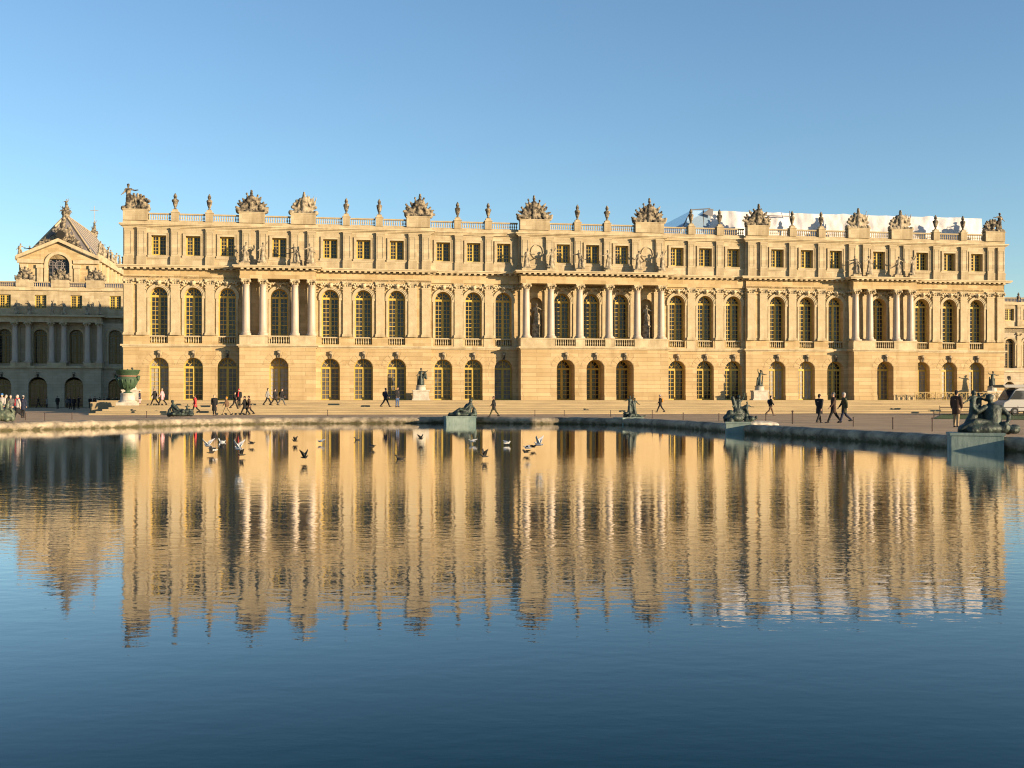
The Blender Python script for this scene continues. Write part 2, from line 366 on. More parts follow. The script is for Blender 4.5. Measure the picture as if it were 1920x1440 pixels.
def wall(mb, u0, u1, h0, h1, v, ops, dep):
    """a stretch of wall facing the pool; ops = (centre, half width, bottom, spring or top, arched)"""
    y = -v; cur = u0
    def rect(a, b, c, d):
        if b - a > 1e-4 and d - c > 1e-4: mb.quad((a, y, c), (b, y, c), (b, y, d), (a, y, d))
    for uc, hw, hb, hs, ar in sorted(ops):
        rect(cur, uc - hw, h0, h1); cur = uc + hw
        rect(uc - hw, uc + hw, h0, hb)
        if ar:
            A = arcpts(uc, hw, hs)
            for i in range(NA): mb.quad((A[i][0], y, A[i][1]), (A[i + 1][0], y, A[i + 1][1]), (A[i + 1][0], y, h1), (A[i][0], y, h1))
        else: rect(uc - hw, uc + hw, hs, h1); A = [(uc - hw, hs), (uc + hw, hs)]
        path = [(uc - hw, hb)] + A + [(uc + hw, hb)]
        for (xa, za), (xb, zb) in zip(path, path[1:] + path[:1]): mb.quad((xa, y, za), (xa, y + dep, za), (xb, y + dep, zb), (xb, y, zb))
    rect(cur, u1, h0, h1)
# ---- walls
GD = {0: .85}
g = MB(); f_ = MB(); at = MB(); trim = MB()
def ops_in(a, b, fn): return [fn(u) for u in BAYS if a < u < b]
for i, (a, b) in enumerate(SEG):
    vg, vf, va = plane((a + b) / 2, 'g'), plane((a + b) / 2, 'f'), plane((a + b) / 2, 'a')
    dep = 2.5 if i == 4 else (1.5 if i in (1, 7) else 1.0)
    wall(g, a, b, 0, 6.05, vg, ops_in(a, b, lambda u: (u, 1.1, .02, 3.8, True)), dep)
    fo = ops_in(a, b, lambda u: (u, 1.0, 6.55, 11.95, True))
    if i == 4: fo += [(47.8, .85, 7.45, 11.6, True), (LEN - 47.8, .85, 7.45, 11.6, True)]
    wall(f_, a, b, 6.05, 14.2, vf, fo, .92)
    wall(at, a, b, 15.0, 20.0, va, ops_in(a, b, lambda u: (u, .82, 16.6, 18.85, False)), .7)
    # returns where one stretch stands forward of the next
    for s_, e_, lv, h0, h1, mb in (('g', 'g', 'g', 0, 6.05, g), ('f', 'f', 'f', 6.05, 14.2, f_), ('a', 'a', 'a', 15, 20, at)):
        pa = plane(a - .01, lv) if i else -30; pc = plane((a + b) / 2, lv)
        if abs(pa - pc) > .01: mb.quad((a, -pa, h0), (a, -pc, h0), (a, -pc, h1), (a, -pa, h1))
mb = at
# body behind: side walls, back, roof
for mb, h0, h1 in ((g, 0, 6.05), (f_, 6.05, 15.0), (at, 15.0, 20.2)):
    mb.quad((LEN, 0, h0), (LEN, 32, h0), (LEN, 32, h1), (LEN, 0, h1)); mb.quad((LEN, 32, h0), (0, 32, h0), (0, 32, h1), (LEN, 32, h1))
# niche backs of the central avant-corps, portico ceilings
for uc in (47.8, LEN - 47.8): f_.box(uc - 1.2, uc + 1.2, .5 + .92, .5 + 1.1, 6.6, 13.2)
g.build('ground_storey_wall', M['rustic'], ROOT); f_.build('first_floor_wall', M['wall'], ROOT); at.build('attic_wall', M['attic'], ROOT)
rf = MB(); rf.quad((.2, .6, 20.3), (LEN - .2, .6, 20.3), (LEN - 2, 24, 24.1), (2, 24, 24.1)); rf.quad((2, 24, 24.1), (LEN - 2, 24, 24.1), (LEN - 2, 32, 24.5), (2, 32, 24.5))  # unseen roof, ridge raised and body depth set to shade the left wing
rf.add([(.2, .6, 20.3), (2, 24, 24.1), (2, 32, 24.5), (.2, 32, 20)], [(0, 1, 2, 3)]); rf.add([(LEN - .2, .6, 20.3), (LEN - 2, 24, 24.1), (LEN - 2, 32, 24.5), (LEN - .2, 32, 20)], [(0, 1, 2, 3)])
rf.quad((2, 32, 24.5), (LEN - 2, 32, 24.5), (LEN - .2, 32, 20), (.2, 32, 20))
rf.build('roof', M['zinc'], ROOT)

def bands(name, m, lvl, rows, dh=.004, back=.3, ends=True):
    """moulded courses running along every stretch; rows = (h0, h1, projection)"""
    t = MB()
    for i, (a, b) in enumerate(SEG):
        pc = plane((a + b) / 2, lvl); pl = plane(a - .01, lvl) if i else -9; pr_ = plane(b + .01, lvl) if i < 8 else -9
        k = dh * {0: 0, 1: 1, 2: 0, 3: 2, 4: 3, 5: 2, 6: 0, 7: 1, 8: 0}[i]
        for j, (h0, h1, p) in enumerate(rows):
            xa = a - (p if pc > pl else -0.001); xb = b + (p if pc > pr_ else -0.001)
            t.box(xa, xb, -(pc + p), back if pc < 1 else .2, h0 + k, h1 + k)
    return t.build(name, m, ROOT)
bands('string_course', M['trim'], 'g', [(6.05, 6.2, .10), (6.202, 6.4, .28)])
# plinth of the first floor: solid below the pilasters, open at the balconies
for i, (a, b) in enumerate(SEG):
    pg = plane((a + b) / 2, 'g') - .12; us = [u for u in BAYS if a < u < b]; cur = a
    for u in us + [None]:
        e = (u - 1.25) if u else b
        if e > cur + .05:
            pt = MB(); pt.box(cur + .002, e, -pg, .45, 6.401, 7.30); pt.box(cur + .002 - (.05 if cur > a else 0), e + (.05 if u else 0), -pg - .06, .44, 7.302, 7.45); pt.build('plinth', M['trim'], ROOT)
        if u: cur = u + 1.25
    if pg > 1:   # balcony floor before the porticoes
        for u in us: pt = MB(); pt.box(u - 1.25, u + 1.25, -pg + .3, .0, 6.401, 6.45); pt.build('balcony_floor', M['trim'], ROOT)

bands('entablature', M['wall'], 'e', [(13.95, 14.25, .0), (14.252, 14.9, -.04)])
bands('main_cornice', M['trim'], 'e', [(14.9, 15.0, .12), (15.12, 15.27, .62), (15.272, 15.42, .74)])
md = MB()
for i, (a, b) in enumerate(SEG):
    pc = plane((a + b) / 2, 'e'); n = int((b - a) / .66); 
    for j in range(n):
        x = a + (j + .5) * (b - a) / n; md.box(x - .15, x + .15, -(pc + .56), -(pc - .1), 14.95 + .001 * i, 15.13)
md.build('modillions', M['trim'], ROOT)
bands('attic_base', M['attic'], 'a', [(15.424, 16.2, .10), (16.202, 16.32, .16)])
bands('roof_cornice', M['trim'], 'a', [(19.72, 19.86, .10), (19.862, 20.0, .28), (20.002, 20.16, .42)])
bands('parapet_base', M['attic'], 'a', [(20.162, 20.5, .05)], back=.5)

# ---- windows (frame > pane): one of each kind, then copies
def window_meshes(kind):
    """origin: centre of the foot of the opening, in the plane of the frame"""
    fr = MB(); pn = MB()
    hw, hs, ar, rows = {'ground': (1.1, 3.78, True, 7), 'first': (1.0, 5.4, True, 10), 'attic': (.82, 2.25, False, 5)}[kind]
    D0, D1 = -.06, .05
    fo = .10; bar = .024
    fr.box(-hw, -hw + fo, D0, D1, 0, hs); fr.box(hw - fo, hw, D0, D1, 0, hs)
    fr.box(-hw + fo, hw - fo, D0, D1, 0, .16)
    fr.box(-.10, .10, D0 - .02, D1 - .01, .16, hs - .12)
    top = hs
    if ar: fr.box(-hw, hw, D0 - .03, D1, hs - .12, hs + .13)
    else: fr.box(-hw, hw, D0, D1, hs - .13, hs)
    for s in (-1, 1):
        x0, x1 = (.10, hw - fo) if s > 0 else (-hw + fo, -.10)
        fr.box(x0, x0 + .05, D0 + .02, D1 - .02, .16, hs - .12); fr.box(x1 - .05, x1, D0 + .02, D1 - .02, .16, hs - .12)
        xm = (x0 + x1) / 2; fr.box(xm - bar, xm + bar, D0 + .025, D1 - .025, .16, hs - .12)
        for r in range(1, rows):
            z = .16 + (hs - .28) * r / rows; b = bar * (1.7 if (kind == 'first' and r == 4) else 1); fr.box(x0 + .05, x1 - .05, D0 + .03, D1 - .03, z - b, z + b)
    if ar:
        A = [(hw * math.cos(math.pi * i / 16), hw * math.sin(math.pi * i / 16)) for i in range(17)]
        for i in range(16):
            (xa, za), (xb, zb) = A[i], A[i + 1]; k = (hw - .12) / hw
            fr.add([(xa, D0, hs + za), (xb, D0, hs + zb), (xb * k, D0, hs + zb * k), (xa * k, D0, hs + za * k), (xa, D1, hs + za), (xb, D1, hs + zb), (xb * k, D1, hs + zb * k), (xa * k, D1, hs + za * k)], [(0, 1, 2, 3), (3, 2, 6, 7), (7, 6, 5, 4)])
            k2, k3 = .52, .46
            fr.add([(xa * k2, D0 + .02, hs + za * k2), (xb * k2, D0 + .02, hs + zb * k2), (xb * k3, D0 + .02, hs + zb * k3), (xa * k3, D0 + .02, hs + za * k3)], [(0, 1, 2, 3)])
        fr.box(-.07, .07, D0, D1, hs + .13, hs + hw - .1)
        for a in (36, 66, 114, 144):
            c, s = math.cos(R(a)), math.sin(R(a)); p0 = (c * .46, 0, hs + s * .46); p1 = (c * (hw - .1), 0, hs + s * (hw - .1)); fr.tube(p0, p1, .04, n=4, caps=False)
        vs = [(x * .97, .02, hs + z * .97) for x, z in A]; pn.add(vs, [tuple(range(17))])
    pn.quad((-hw + .02, .02, .02), (hw - .02, .02, .02), (hw - .02, .02, hs), (-hw + .02, .02, hs))
    a = fr.mesh('window'); a.materials.append(M['yellow']); b = pn.mesh('pane'); b.materials.append(M['glass']); return a, b
WIN = {k: window_meshes(k) for k in ('ground', 'first', 'attic')}
def put_window(root, kind, u, y, h, name='window'):
    a, b = WIN[kind]; o = link(name, a, root, (u, y, h)); link('pane', b, o); return o
for nb, u in enumerate(BAYS):
    i = next(k for k, s in enumerate(SEG) if s[0] < u < s[1]); dep = 2.5 if i == 4 else (1.5 if i in (1, 7) else 1.0)
    o = put_window(ROOT, 'ground', u, -plane(u, 'g') + dep - .07, .02)
    if nb in (0, 2, 3, 4, 5, 6, 9, 16, 17, 19, 20, 21, 22):
        o.children[0].material_slots[0].link = 'OBJECT'; o.children[0].material_slots[0].material = M['bluesh' if nb in (0, 3, 16, 17, 20, 21, 22) else 'greyglass']
    put_window(ROOT, 'first', u, -plane(u, 'f') + .82, 6.55)
    put_window(ROOT, 'attic', u, -plane(u, 'a') + .60, 16.6)

# ---- balustrades
def balustrade(w_, h, r, step, rail=.14, d=.3):
    t = MB(); t.box(-w_ / 2, w_ / 2, -d / 2, d / 2, 0, .12); t.box(-w_ / 2, w_ / 2, -d / 2 - .02, d / 2 + .02, h - rail, h)
    n = max(2, int(w_ / step)); prof = [(.6, 0), (.6, .08), (.35, .14), (1.0, .38), (.75, .55), (.4, .78), (.6, .9), (.6, 1)]
    hh = h - rail - .12
    for i in range(n): t.lathe([(p * r, .121 + z * (hh - .002)) for p, z in prof], 6, (-w_ / 2 + (i + .5) * w_ / n, 0, 0))
    return t
bal = balustrade(2.48, 1.02, .085, .27); bme = bal.mesh('balcony'); bme.materials.append(M['trim'])
for u in BAYS: link('balcony', bme, ROOT, (u, -plane(u, 'g') + .12 + .16, 6.402))
# ---- columns and pilasters (> capital)
def capital_mesh(w_, d, flat):
    t = MB(); t.box(-w_ * .62, w_ * .62, -d * .62 - .0, d * .5 if not flat else .05, .52, .65)
    for s in (-1, 1):
        for yy in ((-d * .5,) if flat else (-d * .5, d * .42)):
            t.tube((s * w_ * .50, yy - .08, .36), (s * w_ * .50, yy + .10, .36), .17, .17, 8)
            t.ball((s * w_ * .50, yy - .12, .36), .075, 6)
            t.ball((s * w_ * .30, yy - .04, .14), (.1, .08, .16), 6)
        t.tube((s * .0, -d * .5 - .02, .40), (s * w_ * .4, -d * .5 - .06, .46), .07, .09, 6)
    t.ball((0, -d * .55, .42), (.13, .1, .13), 6); t.ball((0, -d * .5, .12), (.1, .07, .13), 6)
    if not flat: t.lathe([(w_ * .43, 0), (w_ * .5, .1), (w_ * .44, .14), (w_ * .55, .5)], 14)
    else: t.box(-w_ * .46, w_ * .46, -d * .46, .05, 0, .52)
    return t
cm = capital_mesh(.86, .86, False).mesh('capital'); cm.materials.append(M['trim'])
pcm = capital_mesh(1.0, .30, True).mesh('capital'); pcm.materials.append(M['trim'])
H0, H1 = 7.45, 13.30
c = MB(); c.box(-.56, .56, -.56, .56, 0, .16); c.lathe([(.55, .16), (.57, .24), (.5, .32), (.46, .36), (.50, .44), (.445, .50), (.44, 2.0), (.425, 3.6), (.385, 5.3), (.37, 5.75), (.42, 5.8), (.42, 5.85)], 20)
colme = c.mesh('column', True); colme.materials.append(M['column'])
pz = MB(); pz.box(-.60, .60, -.34, .02, 0, .16); pz.box(-.57, .57, -.30, .02, .162, .32); pz.box(-.50, .50, -.22, .03, .322, 5.70); pz.box(-.54, .54, -.26, .02, 5.702, 5.85)
pilme = pz.mesh('pilaster'); pilme.materials.append(M['trim'])
def capz(parent, me): 
    o = link('capital', me, parent, (0, 0, 5.851)); return o
CLS = [13.7, 15.6, 19.2, 21.1]; CC = [46.35, 49.35, 52.88]
for u in CLS + [LEN - x for x in CLS]: capz(link('column', colme, ROOT, (u, -1.1, H0)), cm)
for u in CC + [LEN - x for x in CC]: capz(link('column', colme, ROOT, (u, -1.0, H0)), cm)
PIL = [.6, 2.05, 5.75, 9.6, 25.2, 29.05, 32.85, 34.45, 38.4, 42.05]
for u in PIL + [LEN - x for x in PIL]: capz(link('pilaster', pilme, ROOT, (u, -plane(u, 'f'), H0)), pcm)
for u in CLS + [LEN - x for x in CLS]: capz(link('pilaster', pilme, ROOT, (u, 0, H0)), pcm)
for u in CC + [LEN - x for x in CC]: capz(link('pilaster', pilme, ROOT, (u, .5, H0)), pcm)
# attic pilasters
pa = MB(); pa.box(-.52, .52, -.30, .02, 0, .98); pa.box(-.47, .47, -.20, .02, .98, 4.1); pa.box(-.34, -.28, -.235, -.19, 1.2, 3.85); pa.box(.28, .34, -.235, -.19, 1.2, 3.85); pa.box(-.28, .28, -.235, -.19, 3.79, 3.85); pa.box(-.28, .28, -.235, -.19, 1.2, 1.26); pa.box(-.52, .52, -.25, .02, 4.1, 4.28)
pame = pa.mesh('attic_pilaster'); pame.materials.append(M['attic'])
for u in PIL + CLS + CC + [LEN - x for x in PIL + CLS + CC]: link('attic_pilaster', pame, ROOT, (u, -plane(u, 'a') - .1, 15.44))
# window surrounds, archivolts, keystones
ar = MB()
A = [(math.cos(math.pi * i / 20), math.sin(math.pi * i / 20)) for i in range(21)]
def ring(mb, r0, r1, y0, y1, zc):
    for i in range(20):
        (ca, sa), (cb, sb) = A[i], A[i + 1]
        mb.add([(r * c_, y, zc + r * s_) for y in (y0, y1) for r, c_, s_ in ((r0, ca, sa), (r1, ca, sa), (r1, cb, sb), (r0, cb, sb))], [(0, 1, 2, 3), (1, 5, 6, 2), (0, 3, 7, 4)])
ring(ar, 1.001, 1.14, -.10, .02, 4.5); ring(ar, 1.14, 1.30, -.16, .02, 4.5); ring(ar, 1.30, 1.36, -.20, .02, 4.5)
for s in (-1, 1):
    x0, x1 = sorted((s * 1.001, s * 1.24)); ar.box(x0, x1, -.12, .02, 0, 4.25); x0, x1 = sorted((s * 1.001, s * 1.34)); ar.box(x0, x1, -.17, .02, 4.252, 4.5)
arme = ar.mesh('archivolt'); arme.materials.append(M['trim'])
ks = MB(); ks.add([(-.16, -.26, 5.46), (.16, -.26, 5.46), (.24, -.34, 6.3), (-.24, -.34, 6.3), (-.16, .0, 5.46), (.16, .0, 5.46), (.24, .0, 6.3), (-.24, .0, 6.3)], [(0, 1, 2, 3), (1, 5, 6, 2), (0, 3, 7, 4), (0, 4, 5, 1), (3, 2, 6, 7)])
ks.ball((0, -.36, 5.98), (.19, .16, .25), 8); ks.ball((0, -.50, 5.95), (.05, .07, .07), 6)
for s in (-1, 1):
    ks.ball((s * .2, -.26, 6.0), (.12, .13, .24), 6)
    for k, (x, z, r) in enumerate([(.42, 6.12, .12), (.58, 6.2, .10), (.72, 6.02, .13), (.86, 6.22, .11), (1.0, 5.98, .12), (1.12, 6.15, .10), (1.02, 5.72, .10), (1.22, 5.85, .09), (1.32, 5.5, .09), (1.38, 6.2, .08), (1.36, 5.2, .07), (1.45, 5.95, .08)]):
        ks.ball((s * x, -.13, z), (r * 1.25, .21, r * 1.1), 6)
ksme = sculpt(ks, 'relief', M['trim'], .05, 1, .05, .15)
for u in BAYS: link('archivolt', arme, ROOT, (u, -plane(u, 'f'), 7.45)); link('relief', ksme, ROOT, (u, -plane(u, 'f'), 7.45))
gk = MB(); gk.add([(-.14, -.14, 4.86), (.14, -.14, 4.86), (.24, -.20, 5.7), (-.24, -.20, 5.7), (-.14, .05, 4.86), (.14, .05, 4.86), (.24, .05, 5.7), (-.24, .05, 5.7)], [(0, 1, 2, 3), (1, 5, 6, 2), (0, 3, 7, 4), (0, 4, 5, 1), (3, 2, 6, 7)])
gk.ball((0, -.26, 5.42), (.17, .15, .24), 8); gk.ball((0, -.40, 5.38), (.05, .06, .06), 6); gk.ball((0, -.22, 5.62), (.22, .14, .12), 8)
gkme = gk.mesh('keystone', False); gkme.materials.append(M['statue'])
vs_ = MB()
for a in (18, 42, 66, 114, 138, 162):
    c_, s_ = math.cos(R(a)), math.sin(R(a)); vs_.add([(c_ * r + t * -s_, y, 3.8 + s_ * r + t * c_) for y in (-.022, .01) for r, t in ((1.15, -.2), (1.8, -.3), (1.8, .3), (1.15, .2))], [(0, 1, 2, 3), (0, 4, 5, 1), (1, 5, 6, 2), (2, 6, 7, 3), (3, 7, 4, 0)])
vsme = vs_.mesh('voussoirs'); vsme.materials.append(M['rustic'])
for u in BAYS: link('keystone', gkme, ROOT, (u, -plane(u, 'g'), 0)); link('voussoirs', vsme, ROOT, (u, -plane(u, 'g'), 0))
ws = MB(); 
for (x0, x1, z0, z1, p) in ((-1.12, -.822, -.02, 2.55, .09), (.822, 1.12, -.02, 2.55, .09), (-.822, .822, 2.252, 2.55, .092), (-1.2, 1.2, -.3, -.02, .15), (-1.12, -1.04, 0, 2.55, .13), (1.04, 1.12, 0, 2.55, .13), (-1.04, 1.04, 2.47, 2.552, .131)): ws.box(x0, x1, -p, .01, z0, z1)
wsme = ws.mesh('window_surround'); wsme.materials.append(M['attic'])
for u in BAYS: link('window_surround', wsme, ROOT, (u, -plane(u, 'a'), 16.6))
# framed blank panels of the central avant-corps attic and foot of the wall
bp = MB()
for uc in (47.85, LEN - 47.85):
    for r in range(12):
        a0, a1 = math.pi * r / 6, math.pi * (r + 1) / 6; bp.tube((uc + math.cos(a0) * .75, -.16, 17.9 + math.sin(a0) * .85), (uc + math.cos(a1) * .75, -.16, 17.9 + math.sin(a1) * .85), .07, n=5)
bp.build('oval_medallion', M['attic'], ROOT)
wb = MB()
for i, (a, b) in enumerate(SEG):
    pg = plane((a + b) / 2, 'g'); cur = a + .003
    for u in [x for x in BAYS if a < x < b] + [None]:
        e = u - 1.1 if u else b - .003
        wb.box(cur, e, -pg - .10, -pg + .05, 0, .62); 
        if u: cur = u + 1.1
wb.build('wall_foot', M['rustic'], ROOT)

# ---- parapet: pedestals and balusters between them
TRO = [(1.35, 2.7), (14.3, 2.9), (20.15, 2.9), (33.55, 2.8), (47.55, 3.6)]; URN = [5.7, 9.5, 25.1, 28.95, 38.3, 42.0, 52.85]
TRO = TRO + [(LEN - u, w_) for u, w_ in reversed(TRO)]; URN = URN + [LEN - u for u in reversed(URN)]
items = sorted([(u, w_, 't') for u, w_ in TRO] + [(u, .95, 'u') for u in URN])
PY = lambda u: -plane(u, 'a') + .22
for u, w_, k in items:
    t = MB(); h = 1.28 if k == 't' else 1.36
    if k == 't': t.box(-w_ / 2, w_ / 2, -.42, .5, 0, h - .12); t.box(-w_ / 2 - .06, w_ / 2 + .06, -.48, .56, h - .12, h)
    else: t.box(-.42, .42, -.34, .34, 0, 1.0); t.box(-.48, .48, -.4, .4, 1.0, 1.1); t.box(-.30, .30, -.30, .30, 1.1, h)
    t.build('parapet_pedestal', M['attic'], ROOT, (u, PY(u) - .02, 20.5))
for (u0, w0, _), (u1, w1, _) in zip(items, items[1:]):
    a, b = u0 + w0 / 2, u1 - w1 / 2
    cuts = [a] + [c_ for c_ in CUT if a < c_ < b] + [b]
    for x0, x1 in zip(cuts, cuts[1:]):
        if x1 - x0 < .4: continue
        t = balustrade(x1 - x0 - .01, .92, .10, .25, .16, .3); t.build('roof_balustrade', M['attic'], ROOT, ((x0 + x1) / 2, PY((x0 + x1) / 2), 20.5))

# ================================================================ sculpture
def fig(mb, s=1.0, base=(0, 0, 0), lean=0.0, arm=(40, 130), seat=False, mirror=1, robe=True, yaw=0):
    """one carved figure, added to mb; arms given as angles from straight down, to each side"""
    q = Matrix.Rotation(yaw, 3, 'Z'); b = Vector(base)
    def T(x, y, z): return b + q @ Vector((x * mirror * s, y * s, z * s))
    hip = .55 if seat else .95
    top = hip + .55; lx = lean
    if seat:
        for k in (-1, 1): mb.tube(T(.10 * k, 0, .5), T(.42 + .1 * k, -.12 * k - .12, .52 + .1 * (k > 0)), .15 * s, .11 * s); mb.tube(T(.42 + .1 * k, -.12 * k - .12, .52), T(.5 + .25 * k, -.15, .08), .11 * s, .07 * s)
        mb.ball(T(-.05, 0, .30), (.36 * s, .28 * s, .34 * s))
    elif robe: mb.tube(T(0, 0, .06), T(0, 0, hip), .27 * s, .17 * s); mb.tube(T(.12, -.1, .06), T(.05, -.02, hip), .11 * s, .12 * s)
    else:
        mb.tube(T(-.12, 0, .06), T(-.08, 0, hip), .08 * s, .12 * s); mb.tube(T(.18, -.05, .06), T(.14, -.1, .5), .07 * s, .09 * s); mb.tube(T(.14, -.1, .5), T(.08, 0, hip), .09 * s, .12 * s)
    mb.tube(T(0, 0, hip), T(lx * .6, 0, top - .12), .17 * s, .19 * s); mb.tube(T(-.17 + lx, 0, top), T(.17 + lx, 0, top), .09 * s, .09 * s)
    mb.tube(T(lx, 0, top), T(lx * 1.3, -.02, top + .16), .07 * s, .06 * s); mb.ball(T(lx * 1.4, -.03, top + .27), (.105 * s, .115 * s, .14 * s)); mb.ball(T(lx * 1.4, .03, top + .32), (.12 * s, .12 * s, .11 * s))
    for k, a in ((-1, arm[0]), (1, arm[1])):
        sh = (k * .2 + lx, 0, top); a_ = R(a); el = (sh[0] + k * math.sin(a_) * .29, -.06, sh[2] - math.cos(a_) * .29); a2 = a_ + R(25)
        wr = (el[0] + k * math.sin(a2) * .26, -.14, el[2] - math.cos(a2) * .26)
        mb.tube(T(*sh), T(*el), .075 * s, .06 * s); mb.tube(T(*el), T(*wr), .06 * s, .045 * s); mb.ball(T(*wr), .06 * s, 8)
    if robe: mb.tube(T(-.18 + lx, .02, top), T(.26, -.08, hip - .1), .08 * s, .11 * s); mb.tube(T(.26, -.05, hip), T(.30, 0, .15), .10 * s, .12 * s)

def trophy_mesh(w_, h, seed, kind):
    r = random.Random(seed); t = MB(); hw = w_ / 2
    for i in range(7): t.ball((-hw * .9 + i * hw * .3, r.uniform(-.15, .15), .15), (.34, .34, r.uniform(.2, .4)))
    cx = r.uniform(-.1, .1) if kind != 'corner' else -hw * .55
    if kind == 'corner':
        fig(t, h / 1.95, (cx, -.05, .1), 0, (20, 70)); 
        for i in range(8): t.tube((hw * .1, 0, .3), (hw * .1 + math.sin(R(-30 + i * 16)) * hw * .9, r.uniform(-.2, .1), .3 + math.cos(R(-30 + i * 16)) * h * .52), .10, .16, 7)
        for i in range(6): t.ball((r.uniform(-.1, hw), -.3, r.uniform(.3, 1.1)), r.uniform(.15, .25), 8)
        return sculpt(t, 'stone_trophy', M['statue'], .065, 1, .10, .2)
    t.tube((cx, 0, .2), (cx, 0, h * .62), .34, .42, 10); t.tube((cx, 0, h * .62), (cx, 0, h * .74), .15, .13); t.ball((cx, -.03, h * .82), (.19, .21, .24)); t.ball((cx, .02, h * .92), (.14, .26, .16)); t.ball((cx, .1, h * .85), (.1, .3, .14))
    for k in (-1, 1): t.ball((cx + k * .42, -.05, h * .60), (.2, .2, .22)); t.tube((cx + k * .45, -.05, h * .58), (cx + k * .7, -.2, h * .36), .12, .10)
    if kind == 'solid':
        for i in range(9):
            a = R(-72 + i * 18); t.tube((cx, .1, .3), (cx + math.sin(a) * hw * .9, .12, .3 + math.cos(a) * h * r.uniform(.55, .66)), .25, .20, 7); 
        t.ball((cx, .12, h * .34), (hw * .8, .26, h * .36), 16)
        for i in range(5): t.tube((hw * (.25 + i * .14), .1, h * .4), (hw * (.3 + i * .16), .1, h * r.uniform(.66, .86)), .12, .05, 6)
    else:
        t.ball((cx * .5, .08, h * .34), (hw * .66, .26, h * .33), 14)
        for i in range(10): a = R(-75 + i * 16.6); t.ball((math.sin(a) * hw * .62, r.uniform(-.25, .1), .3 + math.cos(a) * h * .42), (r.uniform(.15, .26), .2, r.uniform(.16, .3)), 8)
        n = 11
        for i in range(n):
            a = R(-82 + i * 164 / (n - 1)) + r.uniform(-.06, .06)
            if abs(a) < R(9): continue
            L = h * (.86 - .22 * abs(math.sin(a))) * r.uniform(.85, 1.05); X = math.sin(a) * min(L, hw * 1.25); Z = .25 + math.cos(a) * L * .92; y = r.uniform(-.22, .18)
            t.tube((cx * .5, y * .3, .35), (X, y, Z), .10, .08, 6)
            if i % 2: t.ball((X * .86, y, Z * .88), (.20, .13, .27), 8, Matrix.Rotation(a, 3, 'Y')); t.ball((X, y, Z), (.11, .1, .17), 6, Matrix.Rotation(a, 3, 'Y'))
            else: t.ball((X, y, Z), (.15, .15, .15), 8); t.tube((X * .55, y, Z * .6), (X * .95, y - .05, Z * .85), .17, .11, 7)
        for k in (-1, 1):
            t.ball((k * hw * .62, -.2, .55), (.36, .14, .46)); t.ball((k * hw * .95, -.05, .32), (.28, .24, .26)); t.tube((k * hw * .5, -.2, .3), (k * hw * 1.06, -.1, .62), .10, .14)
    return sculpt(t, 'stone_trophy', M['statue'] if kind != 'solid' else M['statue_clean'], .065, 1, .08, .2)
ONAMES = ['first', 'second', 'third', 'fourth', 'fifth', 'sixth', 'seventh', 'eighth', 'ninth', 'tenth', 'eleventh', 'twelfth', 'thirteenth', 'fourteenth']
def pworld(u, y, h): return PL + Matrix.Rotation(TH, 3, 'Z') @ Vector((u, y, h))
kinds = ['corner', 'spiky', 'solid', 'tall', 'crown', 'crown', 'tall', 'solid', 'solid', 'corner']
tdesc = ['corner trophy with a standing figure at the left end of the palace parapet', 'spiky stone trophy of flags, first bold one right of the palace left corner',
         'solid cloaked stone trophy above the left portico', 'plumed stone trophy on the parapet midway between left portico and central block',
         'large crowned stone trophy at the left end of the central block', 'large stone trophy at the right end of the central block',
         'dark stone trophy rising before the left part of the white roof covering', 'broad solid stone trophy before the white covering, left one of the pair',
         'broad solid stone trophy before the white covering, right one of the pair', 'dark trophy at the far right corner of the palace parapet']
hts = [2.9, 2.75, 2.7, 2.9, 3.1, 3.2, 2.9, 2.7, 2.6, 2.5]
for i, (u, w_) in enumerate(TRO):
    ww = w_ + (.5 if kinds[i] in ('crown', 'spiky') else .25); kk = 'corner' if kinds[i] == 'corner' else ('solid' if kinds[i] == 'solid' else 'spiky')
    m_ = trophy_mesh(ww, hts[i], 11 + i, kk)
    o = link('stone_trophy', m_, None, pworld(u, PY(u), 21.78 - .05), TH)
    if i == 9: o.scale = (-1, 1, 1)
    if kinds[i] == 'tall': o.rotation_euler = (0, R(3), TH)
    tag(o, tdesc[i], 'stone sculpture', 'trophies on the palace parapet')
ut = MB(); ut.lathe([(.22, 0), (.24, .08), (.12, .16), (.11, .28), (.16, .36), (.25, .62), (.33, 1.02), (.35, 1.14), (.27, 1.2), (.18, 1.26), (.13, 1.34), (.20, 1.44), (.21, 1.56), (.15, 1.72), (.07, 1.86), (.02, 1.95)], 14)
for k in (-1, 1): ut.ball((k * .33, 0, 1.05), (.08, .1, .16), 6)
ume = sculpt(ut, 'stone_urn', M['statue'], .045, 1, .04, .12)
udesc = ['nearest the left corner of the palace parapet', 'between the left corner urn and the spiky trophy', 'on the parapet just right of the left portico', 'on the parapet left of the midway plumed trophy',
         'just right of the midway plumed trophy', 'just left of the central block of the palace', 'over the central block, left one', 'over the central block, right one',
         'in front of the sloping blue roof sheeting', 'at the left end of the white roof covering', 'before the white covering, right of its dark trophy', 'before the white covering, left of the paired broad trophies',
         'before the white covering, right of the paired broad trophies', 'nearest the right corner of the palace parapet']
for i, u in enumerate(URN):
    o = link('stone_urn', ume, None, pworld(u, PY(u) - .02, 21.84), TH + i * 1.3); tag(o, 'stone flame urn ' + udesc[i], 'urn', 'flame urns on the palace parapet')

